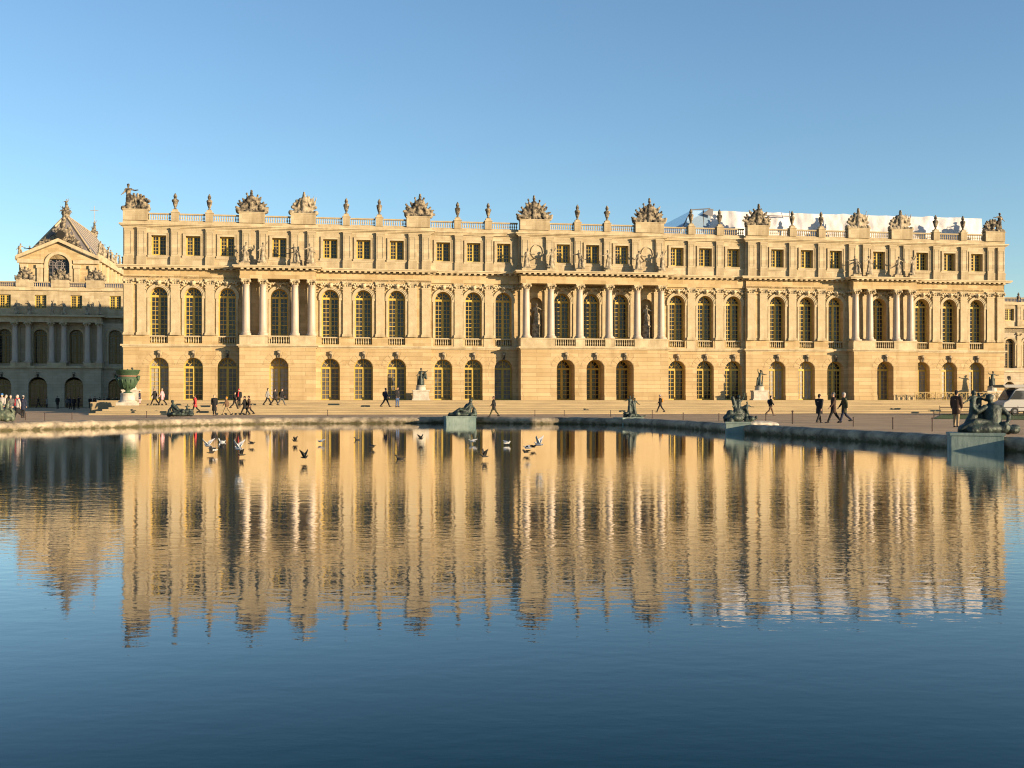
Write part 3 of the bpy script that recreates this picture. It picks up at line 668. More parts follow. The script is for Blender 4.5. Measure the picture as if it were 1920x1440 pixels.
# statues standing on the main cornice before the attic
def statue_mesh(seed, H=2.35):
    r = random.Random(seed); t = MB(); s = H / 1.95
    if seed % 3 == 0: fig(t, s * 1.02, (0, 0, .05), .12, (15, 60), False, 1)
    elif seed % 3 == 1: fig(t, s * 1.0, (0, 0, .05), -.1, (75, 25), False, 1); t.ball((.35, -.05, .5), (.22, .2, .45))
    else: fig(t, s * 1.02, (0, 0, .05), .05, (30, 150), False, -1)
    t.ball((.35, .05, .2), (.3, .22, .22)); t.box(-.42, .42, -.32, .32, 0, .16)
    return sculpt(t, 'stone_statue', M['statue_clean'], .05, 1, .05, .15)
SM = [statue_mesh(k) for k in range(3)]
AST = [(13.55, 'left portico, leftmost'), (15.55, 'left portico, second from its left edge'), (19.25, 'left portico, third from its left edge'), (21.1, 'left portico, rightmost'),
       (46.3, 'central block, outermost on the left'), (49.35, 'central block, just left of its three windows'), (52.9, 'central block, between its first and middle windows'), (56.5, 'central block, between its middle and last windows'),
       (60.05, 'central block, just right of its three windows'), (63.1, 'central block, outermost on the right'), (88.3, 'right portico, leftmost'), (90.15, 'right portico, second from its left edge'), (93.85, 'right portico, third from its left edge'), (95.85, 'right portico, rightmost')]
sb = MB(); sb.box(-.55, .55, -.42, .42, 0, .30); sbm = sb.mesh('plinth'); sbm.materials.append(M['trim'])
for i, (u, d) in enumerate(AST):
    m_ = SM[(i * 2 + i // 4) % 3]; o = link('stone_statue', m_, None, pworld(u, -plane(u, 'e') + .25, 15.44 + .29), TH + R([0, 25, -30, 15][i % 4]))
    o.scale = (-1 if i % 2 else 1, 1, 1); tag(o, 'stone statue on the cornice of the ' + d, 'statue', 'statues on the palace cornice'); 
    p = link('plinth', sbm, ROOT, (u, -plane(u, 'e') + .25, 15.425))
nt_ = MB(); fig(nt_, 1.35, (0, 0, 1.7), .05, (20, 60)); nt_.lathe([(.62, 0), (.62, .15), (.5, .2), (.5, 1.5), (.6, 1.6), (.6, 1.72)], 12)
nme = sculpt(nt_, 'niche_statue', M['statue_clean'], .055, 1, .05, .15)
for u, d in ((47.8, 'left'), (LEN - 47.8, 'right')):
    tag(link('niche_statue', nme, None, pworld(u, .5 + .22, 7.46), TH), 'stone statue on a round pedestal in the %s niche of the central block' % d, 'statue', 'niche statues of the central block')

# ================================================================ roof covering
SCF = empty('roof_shelter', pworld(86, 4, 20.3), TH, 'white tarpaulin shelter over the roof behind the right half of the parapet', 'tarpaulin shelter')
tp = MB(); y0 = 3.2; u0, u1 = 70.7 - 86, 108.6 - 86; nx, nz = 150, 12
zt = 25.75 - 1.64 - 20.3
def wr(x, z): return N.noise(Vector((x * .9, z * .5, 1))) * .45 + N.noise(Vector((x * 2.6, z * .9, 4))) * .24
for i in range(nx + 1):
    for j in range(nz + 1):
        x = u0 + (u1 - u0) * i / nx; z = zt * j / nz; sag = -.05 * abs(math.sin(x * 1.05)) * (j == nz)
        tp.v.append((x, y0 - 4 + (j / nz) * .5 - wr(x, z) * (1 - .6 * j / nz) + .12 * math.sin(x * 1.2), z + sag + .12 * N.noise(Vector((x * .5, 3, 3))) * (j == nz)))
for i in range(nx):
    for j in range(nz): a = i * (nz + 1) + j; tp.f.append((a, a + nz + 1, a + nz + 2, a + 1))
tp.build('tarpaulin', M['tarp'], SCF, smooth=True)
tr_ = MB(); tr_.box(u0, u1, y0 - 3.4, 14, zt - .12, zt - .02); tr_.box(u1 - .05, u1, y0 - 3.4, 14, 0, zt - .13); tr_.build('shelter_roof', M['tarp'], SCF)
bs = MB(); xl = U(1270, -3) - 86; xm = U(1299, -3) - 86; xr = u0 + .2
bs.quad((xl, y0 - 3.9, .1), (xr, y0 - 3.9, .1), (xr, y0 - 3.6, zt - .05), (xm, y0 - 3.6, zt - .05)); bs.quad((xl, y0 - 3.9, .1), (xm, y0 - 3.6, zt - .05), (xm, 14, zt - .05), (xl, 14, .1)); bs.build('blue_sheeting', M['bluetarp'], SCF)
fs = MB()
for a, b in (((xl, y0 - 3.95, .1), (xm, y0 - 3.65, zt)), ((xm, y0 - 3.65, zt), (xr, y0 - 3.6, zt + .25)), ((xr, y0 - 3.65, 0), (xr, y0 - 3.6, zt + .2)), ((xm, y0 - 3.65, zt), (xm, y0 - 3.9, 0)), ((xm + 1.6, y0 - 3.6, zt), (xm + 1.6, y0 - 3.8, 0))): fs.tube(a, b, .07, n=6)
x1500 = U(1470, -1) - 86
fs.tube((x1500 - 1.6, y0 - 4.2, zt - .55), (x1500 + 1.8, y0 - 4.2, zt - .55), .06, n=6); fs.tube((x1500 + 1.6, y0 - 4.2, zt - .5), (x1500 + 1.6, y0 - 4.2, zt + .1), .05, n=6)
fs.add([(xr - 1.1, y0 - 4.1, zt - .5), (xr + .2, y0 - 4.1, zt - .9), (xr + .3, y0 - 4.0, zt + .15), (xr - .3, y0 - 4.0, zt + .1)], [(0, 1, 2, 3)])
fs.build('scaffold_poles', M['steel'], SCF)

def shade_frame(o):
    o.material_slots[0].link = 'OBJECT'; o.material_slots[0].material = M['shaded_ochre']
# ================================================================ the two wings set far back
DW = 67.0
def make_wing(u0, u1, bays, proj, label, name_side, bayw=6.0):
    """u along the palace front, plane DW behind it"""
    zb = .38; wl = DW
    root = empty('palace_wing', (ORG + Matrix.Rotation(TH, 3, 'Z') @ Vector((u0, wl, 0))) * 1 + Vector((0, 0, zb)), TH, label, 'palace wing')
    segs = proj
    gw, fw, aw, cr = MB(), MB(), MB(), MB()
    ks_ = 1.03
    H = dict(led=6.95, sp=12.9, ct=14.3, cn=15.55, aw0=16.7, aw1=19.0, rc=20.0, top=21.1)
    for (a, b, v) in segs:
        bb = [x for x in bays if a < x < b]
        wall(gw, a - u0, b - u0, 0, H['led'], v, [(x - u0, 1.5 if v > 0 else 1.2, .02, 3.6, True) for x in bb], .8)
        wall(fw, a - u0, b - u0, H['led'], H['cn'] - .5, 0, [(x - u0, 1.1, 7.4, 12.2, True) for x in bb], .7)
        wall(aw, a - u0, b - u0, H['cn'] - .5, H['rc'], 0, [(x - u0, .95, 16.7, 19.0, False) for x in bb], .5)
        e = .003 if v > 0 else 0
        for h0, h1, p in ((H['led'] - .35, H['led'], .25),): cr.box(a - u0 - p * (v > 0), b - u0 + p * (v > 0), -v - p, .3, h0 + e, h1 + e)
        ve = v - .2 if v > 0 else 0
        cr.box(a - u0, b - u0, -ve, .3, H['ct'] + e, H['cn'] - .3 + e); cr.box(a - u0 - .5 * (v > 0), b - u0 + .5 * (v > 0), -ve - .6, .3, H['cn'] - .298 + e, H['cn'] + e)
        cr.box(a - u0, b - u0, -.3, .3, H['rc'] - .25 + e, H['rc'] + e); cr.box(a - u0, b - u0, -.1, .4, H['rc'] + .002 + e, H['rc'] + .3 + e)
        if v > 0:
            for s_, x in ((1, b - u0), (-1, a - u0)): gw.quad((x, -v, 0), (x, 0, 0), (x, 0, H['led']), (x, -v, H['led']))
    gw.build('ground_storey_wall', M['greystone'], root); fw.build('first_floor_wall', M['greystone'], root); aw.build('attic_wall', M['attic'], root); cr.build('cornices', M['trim'], root)
    bk = MB(); L_ = u1 - u0
    for xa, ya, xb, yb in ((0, 0, 0, 16), (L_, 0, L_, 16), (0, 16, L_, 16)): bk.quad((xa, ya, 0), (xb, yb, 0), (xb, yb, H['rc']), (xa, ya, H['rc']))
    bk.build('back_wall', M['greystone'], root)
    rf = MB(); rf.add([(0, .5, H['rc'] + .1), (L_, .5, H['rc'] + .1), (L_, 6, H['top'] + .75), (0, 6, H['top'] + .75), (L_, 16, H['rc']), (0, 16, H['rc'])], [(0, 1, 2, 3), (3, 2, 4, 5)]); rf.build('roof', M['slate'], root)
    for x in bays:
        v = [s[2] for s in segs if s[0] < x < s[1]][0]
        o = put_window(root, 'ground', x - u0, -v + .74, .02); shade_frame(o); o.scale = (1.36 if v > 0 else 1.09, 1, .955)
        o = put_window(root, 'first', x - u0, .62, 7.4); shade_frame(o); o.scale = (1.1, 1, .889)
        o = put_window(root, 'attic', x - u0, .42, 16.7); o.scale = (1.16, 1, 1.02)
        o = link('archivolt', arme, root, (x - u0, 0, 7.4 + .45)); o.scale = (1.1, 1, .966); link('keystone', gkme, root, (x - u0, -v, .2))
    return root, H
LB = [U(-58, -DW), U(9, -DW), U(76, -DW), U(143, -DW), U(216, -DW), U(216, -DW) + 5]
ua, ub = U(-160, -DW), U(190, -DW + 1.5)
LBX = [LB[0] - 6.0] + LB
wingL, HW = make_wing(ua, ub + 22, LBX, [(ua, ub, 1.9), (ub, ub + 22, 0)], 'palace wing in deep shade set far back at the left, with paired columns', 'left')
for x0, x1 in ((27, 52), (96, 119), (163, 186), (-38, -15)):
    for px in (x0, x1):
        u = U(px, -DW + 1.5); o = link('column', colme, wingL, (u - ua, -1.2, 7.5)); o.scale = (1.1, 1.1, 1.06); capz(o, cm); o = link('pilaster', pilme, wingL, (u - ua, 0, 7.5)); o.scale = (1.1, 1, 1.05)
    t = MB(); a, b = U(x0 - 6, -DW + 1.5) - ua, U(x1 + 6, -DW + 1.5) - ua; t.box(a, b, -2.0, .2, 6.952, 7.5); t.build('column_plinth', M['trim'], wingL)
wl_o = wingL.location
def wworld(u, y, h): return ORG + Matrix.Rotation(TH, 3, 'Z') @ Vector((u, DW + y, 0)) + Vector((0, 0, .38 + h))
k = 0
wd = ['left end of the wing roof', 'middle of the wing roof before the chapel window', 'wing roof before the right side of the chapel']
for i, (x0, x1) in enumerate(((30, 63), (96, 130), (162, 196))):
    a, b = U(x0, -DW) - ua, U(x1, -DW) - ua; t = MB(); t.box(a, b, -.2, .5, HW['rc'] + .3, HW['rc'] + 1.6); t.build('parapet_pedestal', M['attic'], wingL)
    m_ = trophy_mesh((b - a) + .2, 2.3, 40 + i, 'spiky'); tag(link('stone_trophy', m_, None, wworld(ua + (a + b) / 2, .15, HW['rc'] + 1.56), TH), 'stone figure group on the ' + wd[i], 'stone sculpture', 'sculpture groups on the wing roof')
for x0, x1 in ((64, 95), (131, 161), (-8, 29), (197, 232)):
    a, b = U(x0, -DW) - ua, U(x1, -DW) - ua; t = balustrade(b - a, .95, .1, .3, .2, .3); t.build('roof_balustrade', M['attic'], wingL, ((a + b) / 2, .1, HW['rc'] + .31))
wsd = ['over the first column at the picture edge', 'over the second column from the left', 'over the third column from the left', 'over the fourth column from the left', 'over the fifth column from the left', 'over the column nearest the sunlit palace']
for i, px in enumerate((29, 54, 97, 120, 165, 187)):
    u = U(px, -DW + 1.5); o = link('stone_statue', SM[i % 3], None, wworld(u, -1.3, 15.55), TH + i); tag(o, 'shaded statue on the left wing cornice ' + wsd[i], 'statue', 'statues on the wing cornice')
    
RBs = [U(1893, -DW) + i * 3.9 for i in range(-3, 8)]
wingR, _ = make_wing(RBs[0] - 2, RBs[-1] + 2, RBs, [(RBs[0] - 2, RBs[-1] + 2, 0)], 'sunlit palace wing set back beyond the right corner of the palace', 'right')
for u in RBs:
    o = link('pilaster', pilme, wingR, (u + 1.95 - RBs[0] + 2, 0, 7.5)); o.scale = (.9, 1, 1.06); capz(o, pcm)
    o = link('attic_pilaster', pame, wingR, (u + 1.95 - RBs[0] + 2, -.05, 15.6)); o.scale = (.9, 1, .97)
    t = balustrade(3.0, .9, .09, .3, .2, .3); t.build('roof_balustrade', M['attic'], wingR, (u - RBs[0] + 2, .1, HW['rc'] + .31))
o = link('stone_urn', ume, None, wworld(RBs[3] + 1.95, .1, HW['rc'] + .3), TH); tag(o, 'small stone urn on the parapet of the right-hand wing', 'urn')

# ================================================================ the chapel
CY = 230.0; cq = (110 - 960) / F
CH = empty('chapel', (cq * CY, CY, .4), TH, 'tall stone chapel with steep lead roof rising behind the shaded wing', 'chapel')
cz = lambda py: EYE - (py - HZ) * CY / F - .4
hw = 7.7; ze, zp = cz(486), cz(455); LN = 42
t = MB()
wall(t, -hw, hw, 0, ze, 0, [(0, 2.15, cz(560), cz(497), True)], .8)
t.quad((hw, 0, 0), (hw, LN, 0), (hw, LN, ze), (hw, 0, ze)); t.quad((-hw, 0, 0), (-hw, LN, 0), (-hw, LN, ze), (-hw, 0, ze)); t.quad((-hw, LN, 0), (hw, LN, 0), (hw, LN, ze), (-hw, LN, ze))
t.add([(-hw, 0, ze), (hw, 0, ze), (0, 0, zp), (-hw, 2, ze), (hw, 2, ze), (0, 2, zp)], [(0, 1, 2), (3, 4, 5), (0, 2, 5, 3), (1, 4, 5, 2)])
t.build('wall', M['wall'], CH)
t = MB()   # pediment mouldings, pilasters, side cornice
for s in (-1, 1):
    t.add([(s * (hw + .5), -.7, ze - .1), (0, -.7, zp + .15), (0, .5, zp + .15), (s * (hw + .5), .5, ze - .1), (s * (hw + .5), -.7, ze + .6), (0, -.7, zp + .85), (0, .5, zp + .85), (s * (hw + .5), .5, ze + .6)], [(0, 1, 5, 4), (4, 5, 6, 7), (0, 3, 2, 1), (0, 4, 7, 3), (2, 3, 7, 6)])
    for x in (6.7, 3.6):
        t.box(s * x - .55, s * x + .55, -.35, .05, 0, ze - 1.9); t.box(s * x - .7, s * x + .7, -.5, .05, ze - 1.9, ze - 1.2)
    t.box(min(s * 2.9, s * (hw + .3)), max(s * 2.9, s * (hw + .3)), -.5, .05, ze - .9, ze - .15)
t.box(hw - .01, hw + .7, -.3, LN, ze - .35, ze + .45); t.box(hw - .02, hw + .3, 0, LN, ze + .45, ze + 1.3); t.box(-hw - .7, -hw + .01, -.3, LN, ze - .35, ze + .45)
for i in range(10): t.box(hw, hw + .35, 1 + i * 4.2, 2.2 + i * 4.2, 0, ze - .36)
for i in range(8): t.box(hw - .02, hw + .55, i * .01, i * .01 + .005, 0, .01)
t.build('cornice', M['trim'], CH)
t = MB()
for s in (-1, 1): pass
zs = cz(497)
for i in range(20):
    a0, a1 = math.pi * i / 20, math.pi * (i + 1) / 20; k0, k1 = 2.16, 2.75
    t.add([(r * math.cos(a), y, zs + r * math.sin(a)) for y in (-.3, .02) for r, a in ((k0, a0), (k1, a0), (k1, a1), (k0, a1))], [(0, 1, 2, 3), (1, 5, 6, 2), (0, 3, 7, 4)])
for s in (-1, 1): t.box(min(s * 2.16, s * 2.75), max(s * 2.16, s * 2.75), -.3, .02, cz(560), zs)
t.build('window_surround', M['trim'], CH)
t = MB(); A_ = [(2.1 * math.cos(math.pi * i / 20), 2.1 * math.sin(math.pi * i / 20)) for i in range(21)]
t.add([(x, .7, zs + z) for x, z in A_], [tuple(range(21))]); t.quad((-2.1, .7, cz(560)), (2.1, .7, cz(560)), (2.1, .7, zs), (-2.1, .7, zs)); pane = t.build('window', M['glass'], CH)
t = MB()
for x in (-1.25, -.45, .45, 1.25): t.box(x - .07, x + .07, .5, .6, cz(560), zs + .6)
for i in range(9): t.box(-2.1, 2.1, .52, .58, cz(560) + i * 1.05, cz(560) + i * 1.05 + .09)
for i in range(16):
    for r in (.85, 2.0): a0, a1 = 2 * math.pi * i / 16, 2 * math.pi * (i + 1) / 16; t.tube((r * math.cos(a0), .5, zs + r * math.sin(a0) * (1 if r < 1 or a0 <= math.pi else 0)), (r * math.cos(a1), .5, zs + r * math.sin(a1) * (1 if r < 1 or a1 <= math.pi + .01 else 0)), .10, n=5)
for a in range(0, 181, 30): t.tube((.85 * math.cos(R(a)), .5, zs + .85 * math.sin(R(a))), (2.0 * math.cos(R(a)), .5, zs + 2.0 * math.sin(R(a))), .08, n=5)
t.build('tracery', M['lead'], pane)
# steep hipped roof
rb = ze + .5; zr = 40.6 - .4; rw = 6.9; y0 = 1.5; y1 = 6.5
t = MB(); t.add([(-rw, y0, rb), (rw, y0, rb), (rw, LN, rb), (-rw, LN, rb), (0, y1, zr), (0, LN - 6, zr)], [(0, 1, 4), (1, 2, 5, 4), (2, 3, 5), (3, 0, 4, 5)]); roof = t.build('roof', M['lead'], CH)
t = MB()
t.tube((-rw, y0, rb), (0, y1, zr), .28, n=6); t.tube((rw, y0, rb), (0, y1, zr), .28, n=6); t.tube((0, y1, zr), (0, LN - 6, zr), .22, n=6)
for i in range(1, 9):
    yy = y1 + i * 3.6; t.tube((rw, yy, rb), (0, yy, zr), .11, n=5)
for f in (.35, .65): t.tube((rw * f, y0, rb), (rw * f * .25, y0 + (y1 - y0) * .75, rb + (zr - rb) * .75), .09, n=5); t.tube((-rw * f, y0, rb), (-rw * f * .25, y0 + (y1 - y0) * .75, rb + (zr - rb) * .75), .09, n=5)
for i in range(1, 5): f = i / 9.; t.tube((rw * (1 - f * 1.9) if False else rw, y0 + (y1 - y0) * .0 + i * .8, rb), (rw * (1 - i * .2), y0 + (y1 - y0) * i * .2, rb + (zr - rb) * i * .2), .09, n=5)
t.build('ribs', M['gilt'], roof)
t = MB(); oc = (0.4, 1.6, cz(440))
t.tube((oc[0], oc[1] + 3, oc[2]), (oc[0], oc[1], oc[2]), 1.35, 1.35, 20)
for k in range(12): a = k * math.pi / 6; t.ball((oc[0] + 1.35 * math.cos(a), oc[1] - .2, oc[2] + 1.35 * math.sin(a)), .34, 8)
for s in (-1, 1): t.ball((s * 1.9 + .4, 1.5, cz(447)), (.7, .4, 1.1)); t.ball((s * 2.9 + .2, 1.4, cz(452)), (.8, .4, .7)); t.ball((s * 1.3 + .4, 1.6, cz(428)), (.5, .4, .6))
t.ball((.4, 1.9, cz(420)), (.6, .5, 1.1)); t.ball((.4, 2.6, cz(410)), (.5, .5, 1.0))
dm_me = sculpt(t, 'dormer', M['statue'], .14, 1, .12, .4); dm = link('dormer', dm_me, roof)
t = MB(); t.tube((oc[0], oc[1] - 1.62, oc[2]), (oc[0], oc[1] - 1.6, oc[2]), .85, .85, 16, caps=False); dmo = t.build('oculus', M['dark'], roof)
def chw(x, y, z): return Vector((cq * CY, CY, .4)) + Matrix.Rotation(TH, 3, 'Z') @ Vector((x, y, z))
t = MB(); fig(t, 1.25, (0, 0, .9), .1, (60, 150), False, 1); fig(t, 1.0, (-.5, 0, .3), .1, (60, 120), True, -1); fig(t, 1.0, (.5, .1, .2), 0, (50, 100), True, 1); t.ball((0, 0, .3), (1.0, .8, .7)); t.ball((0, 0, -.4), (.8, .8, .6))
cgm = sculpt(t, 'stone_group', M['statue'], .08, 1, .1, .3); tag(link('stone_group', cgm, None, chw(0, y1, zr + .15), TH), 'dark group of carved figures crowning the chapel roof ridge', 'stone sculpture')
o = link('stone_group', cgm, None, chw(0, LN - 6.5, zr + .15), TH + 1); tag(o, 'carved group on the rear end of the chapel ridge', 'stone sculpture')
t = MB(); t.tube((0, 0, 0), (0, 0, 3.6), .06, n=6); t.tube((-.9, 0, 2.6), (.9, 0, 2.6), .06, n=6); o = t.build('roof_cross', M['gilt'], None, chw(0, LN - 6.5, zr + 3.2)); o.rotation_euler = (0, 0, TH); tag(o, 'thin metal cross over the rear of the chapel ridge', 'cross')
cs = ['nearest the chapel front', 'second back from the chapel front', 'third back', 'fourth back', 'fifth back', 'sixth back', 'seventh back', 'farthest back, next to the palace corner']
for i in range(8):
    o = link('stone_statue', SM[i % 3], None, chw(hw + .1, 1.0 + i * 4.6, ze + 1.28), TH + i); o.scale = (1.25, 1.25, 1.15); tag(o, 'statue on the chapel roof edge, ' + cs[i], 'statue', 'statues along the chapel roof edge')
for j, (x, yy, d) in enumerate(((-hw - .1, .6, 'left corner of the chapel front, outer one'), (-hw + 1.4, 3.5, 'left corner of the chapel front, inner one'))):
    o = link('stone_statue', SM[j], None, chw(x, yy, ze + .4), TH); o.scale = (1.25, 1.25, 1.15); tag(o, 'statue standing over the ' + d, 'statue', 'statues over the chapel front')
for s, d in ((-1, 'left'), (1, 'right')):
    t = MB(); fig(t, 1.1, (0, 0, 0), .25 * s, (60, 60), True, s); t.tube((s * .6, 0, .2), (s * 1.6, 0, -.4), .3, .2)
    m_ = sculpt(t, 'reclining_statue', M['statue'], .07, 1, .08, .2); tag(link('reclining_statue', m_, None, chw(s * 3.0, -.1, zp - 3.0 * (zp - ze) / hw + .8), TH), 'reclining figure on the %s slope of the chapel pediment' % d, 'statue')

# ================================================================ garden sculpture
GB = {}
def wall_bronze(seed):
    t = MB(); r = random.Random(seed)
    if seed == 0: fig(t, 1.05, (0, 0, .05), .02, (20, 88), False, 1); t.tube((.55, -.05, 1.5), (.62, -.05, .85), .09, .16); t.tube((-.35, .1, 0), (-.30, .05, 1.1), .10, .10); t.tube((.3, 0, .9), (.45, -.1, 1.4), .14, .2)
    elif seed == 1: fig(t, 1.02, (0, 0, .05), -.12, (60, 150), False, -1); t.tube((.35, .1, 0), (.45, .1, 1.2), .10, .07); t.tube((.45, 0, 1.2), (.3, -.1, 1.9), .05, .05)
    else: fig(t, 1.0, (0, 0, .05), .1, (100, 70), False, 1); t.tube((-.3, .1, 0), (-.28, .1, 1.2), .08, .08)
    t.box(-.4, .4, -.35, .35, 0, .1)
    return sculpt(t, 'bronze_statue', M['bronze'], .035, 1, .02, .1)
pdm = MB(); pdm.box(-1.05, 1.05, -.6, .6, -.2, .18); pdm.box(-.92, .92, -.52, .52, .18, 1.05); pdm.box(-1.0, 1.0, -.58, .58, 1.05, 1.2); pdm.lathe([(.62, 1.2), (.6, 1.25), (.52, 1.6), (.6, 1.68), (.6, 1.74)], 18)
pdme = pdm.mesh('statue_pedestal'); pdme.materials.append(M['marble'])
for i, (px, d, sd_) in enumerate(((789, 'on the white pedestal beside two walkers', 0), (1424, 'on a white pedestal right of the palace centre', 1), (1860, 'on a white pedestal at the right end of the palace wall', 2), (246, 'on a white pedestal behind the green vase', 2))):
    u = U(px, 2.0); pw = toworld(u, 2.0, 1.64)
    o = link('statue_pedestal', pdme, None, pw, TH); tag(o, 'white marble pedestal carrying the ' + ['bronze left of the centre', 'bronze right of the centre', 'bronze at the right end of the palace', 'bronze behind the green vase'][i], 'pedestal', 'statue pedestals along the palace wall')
    if i < 3 or True:
        m_ = GB.setdefault(sd_, None) or wall_bronze(sd_); GB[sd_] = m_
        o = link('bronze_statue', m_, None, pw + Vector((0, 0, 1.72)), TH + (0 if i != 3 else .8)); tag(o, 'dark bronze statue ' + d, 'statue', 'bronze statues along the palace wall')
# the green vase on its pedestal
vp = toworld(3.3, 16.6); vp.z = gz(vp.x, vp.y)
t = MB(); t.box(-.95, .95, -.95, .95, 0, .3); t.lathe([(.92, .3), (.9, .4), (.72, .5), (.66, 1.0), (.72, 1.12), (.72, 1.2)], 24); o = t.build('vase_pedestal', M['marble'], None, vp); o.rotation_euler = (0, 0, TH); tag(o, 'white stone pedestal under the big green vase', 'pedestal')
t = MB(); t.lathe([(.55, 0), (.5, .08), (.22, .2), (.22, .3), (.62, .55), (.88, .95), (.98, 1.35), (.96, 1.55), (.86, 1.66), (.88, 1.8), (1.08, 2.0), (1.15, 2.25), (1.22, 2.3), (1.20, 2.36), (.9, 2.3)], 28)
vz = t.build('garden_vase', M['patina'], None, vp + Vector((0, 0, 1.18)), True); tag(vz, 'big green bronze vase with red band on a white pedestal by the steps', 'vase')
t = MB(); t.lathe([(.90, 0), (.93, .02), (.93, .12), (.90, .14)], 28); t.build('band', solid('reddish_bronze', (.22, .12, .08)), vz, (0, 0, 1.66))
t = MB()
for k in range(14): a = k * math.pi / 7; t.tube((.64 * math.cos(a), .64 * math.sin(a), .55), (1.0 * math.cos(a), 1.0 * math.sin(a), 1.35), .05, .08, 6)
for k in (-1, 1): t.ball((k * 1.05, 0, 1.55), (.16, .2, .26)); t.tube((k * 1.0, 0, 1.3), (k * 1.2, 0, 1.7), .07, .07)
t.build('gadroons', M['patina'], vz, smooth=True)

# sculpture round the pool: a stone block and a bronze group each
def block(px, ytop, ybot, wpx, s_, dep, m, label, ang=TH):
    Y = F / s_; X = (px - 960) / s_; w_ = wpx / s_; zt = EYE - (ytop - HZ) / s_
    t = MB(); t.box(-w_ / 2, w_ / 2, 0, dep, -.4, zt - .09); t.box(-w_ / 2 - .04, w_ / 2 + .04, -.04, dep + .04, zt - .09, zt)
    for v_ in range(1): pass
    o = t.build('pool_pedestal', m, None, (X, Y, 0)); o.rotation_euler = (0, 0, ang); tag(o, label, 'pedestal', 'pedestals on the pool edge'); return Vector((X, Y, zt)), w_
def rough(mb, c, r, n, seed, sq=.6):
    q = random.Random(seed)
    for i in range(n): mb.ball((c[0] + q.uniform(-r[0], r[0]), c[1] + q.uniform(-r[1], r[1]), c[2] + q.uniform(0, r[2])), (q.uniform(.14, .26), q.uniform(.14, .24), q.uniform(.1, .22)), 8)
def recline(seed, w_=1.9, h=1.15, mirror=1):
    t = MB(); m = mirror
    def T(x, y, z): return (x * m, y, z)
    t.ball(T(-.1, 0, .12), (w_ * .5, .35, .16), 14)
    t.tube(T(.30, 0, .28), T(.45, 0, .78), .19, .18); t.tube(T(.47, 0, .8), T(.47, -.02, .95), .07, .06); t.ball(T(.48, -.03, h - .14), (.11, .12, .14)); t.ball(T(.50, .03, h - .09), (.13, .13, .12))
    t.tube(T(.30, -.06, .26), T(-.25, -.16, .48), .16, .11); t.tube(T(-.25, -.16, .48), T(-.75, -.12, .18), .10, .06); t.tube(T(-.75, -.12, .18), T(-.93, -.12, .22), .05, .04)
    t.tube(T(.30, .08, .24), T(-.3, .1, .30), .16, .11); t.tube(T(-.3, .1, .30), T(-.85, .08, .16), .10, .06)
    t.tube(T(.40, -.18, .76), T(.12, -.28, .52), .07, .06); t.tube(T(.12, -.28, .52), T(-.12, -.24, .55), .055, .04); t.tube(T(.55, .12, .74), T(.80, .14, .45), .07, .06); t.tube(T(.80, .14, .45), T(.86, .0, .18), .055, .05)
    t.tube(T(.75, .1, .1), T(.72, .1, .42), .2, .14); t.tube(T(-.1, .1, .2), T(.3, .22, .7), .12, .16)
    rough(t, (-.1 * m, 0, .05), (w_ * .4, .25, .12), 8, seed)
    return t
E1, w_ = block(865, 780.5, 795, 56, 26, 1.9, M['tealstone'], 'pale stone block on the far pool kerb under a reclining bronze')  # greenish stone; its darker tone also puts the front's shade into the colour
o = link('bronze_figure', sculpt(recline(3), 'bronze_figure', M['bronze'], .035, 1, .02, .1), None, E1 + Vector((.1, .9, -.02)), TH); o.scale = (1.12,) * 3; tag(o, 'reclining dark bronze figure leaning back on the pale block of the far kerb', 'statue', 'bronze figures round the pool')
E2, w_ = block(1187, 783, 798, 42, 27.2, 1.5, M['tealstone'], 'low green-stained block at the corner of the pool under a bronze child', R(20))
t = MB(); rough(t, (0, 0, .0), (.4, .3, .3), 9, 5); fig(t, .60, (-.12, 0, .35), .05, (60, 150), False, 1); fig(t, .58, (.22, .05, .25), -.05, (30, 100), False, -1); t.tube((.3, 0, .2), (.1, 0, 1.1), .12, .1)
t.tube((.2, 0, .12), (.7, 0, .05), .09, .07); t.tube((.7, 0, .05), (1.0, .1, .12), .06, .05)
o = link('bronze_group', sculpt(t, 'bronze_group', M['bronze'], .03, 1, .02, .1), None, E2 + Vector((-.05, .7, 0)), 0); tag(o, 'bronze group of small upright children at the far right pool corner', 'statue', 'bronze figures round the pool')
E3, w_ = block(1384, 791, 814, 44, 36.2, 1.0, M['tealstone'], 'green-stained stone block in the right-hand kerb, middle one of three', R(-8))
t = MB(); rough(t, (0, 0, 0), (.65, .35, .25), 16, 8)
t.ball((-.25, 0, .2), (.6, .35, .28)); fig(t, .72, (.0, 0, .30), .05, (25, 150), True, 1); fig(t, .5, (.42, -.05, .1), -.08, (60, 60), False, -1); t.tube((-.1, .0, .5), (-.3, 0, 1.25), .12, .1); t.tube((-.3, -.1, .35), (-.75, -.1, .15), .16, .08); t.ball((-.45, -.05, .42), (.22, .2, .2)); t.tube((.5, 0, .15), (.95, 0, .12), .09, .05); t.ball((1.0, 0, .22), .09)
o = link('bronze_group', sculpt(t, 'bronze_group', M['bronze'], .03, 1, .02, .1), None, E3 + Vector((.15, .75, 0)), TH); tag(o, 'tall bronze group of a woman and child on the middle block of the right kerb', 'statue', 'bronze figures round the pool')
t = MB(); t.ball((0, 0, 0), (1.0, .5, .16), 14); rough(t, (0, 0, -.12), (.8, .35, .1), 12, 4); o = link('rough_stone', sculpt(t, 'rough_stone', M['marble'], .05, 1, .05, .2), None, E3 + Vector((1.35, .9, -.12)), TH); tag(o, 'low sunlit pale stone mound beside the middle bronze group', 'stone')
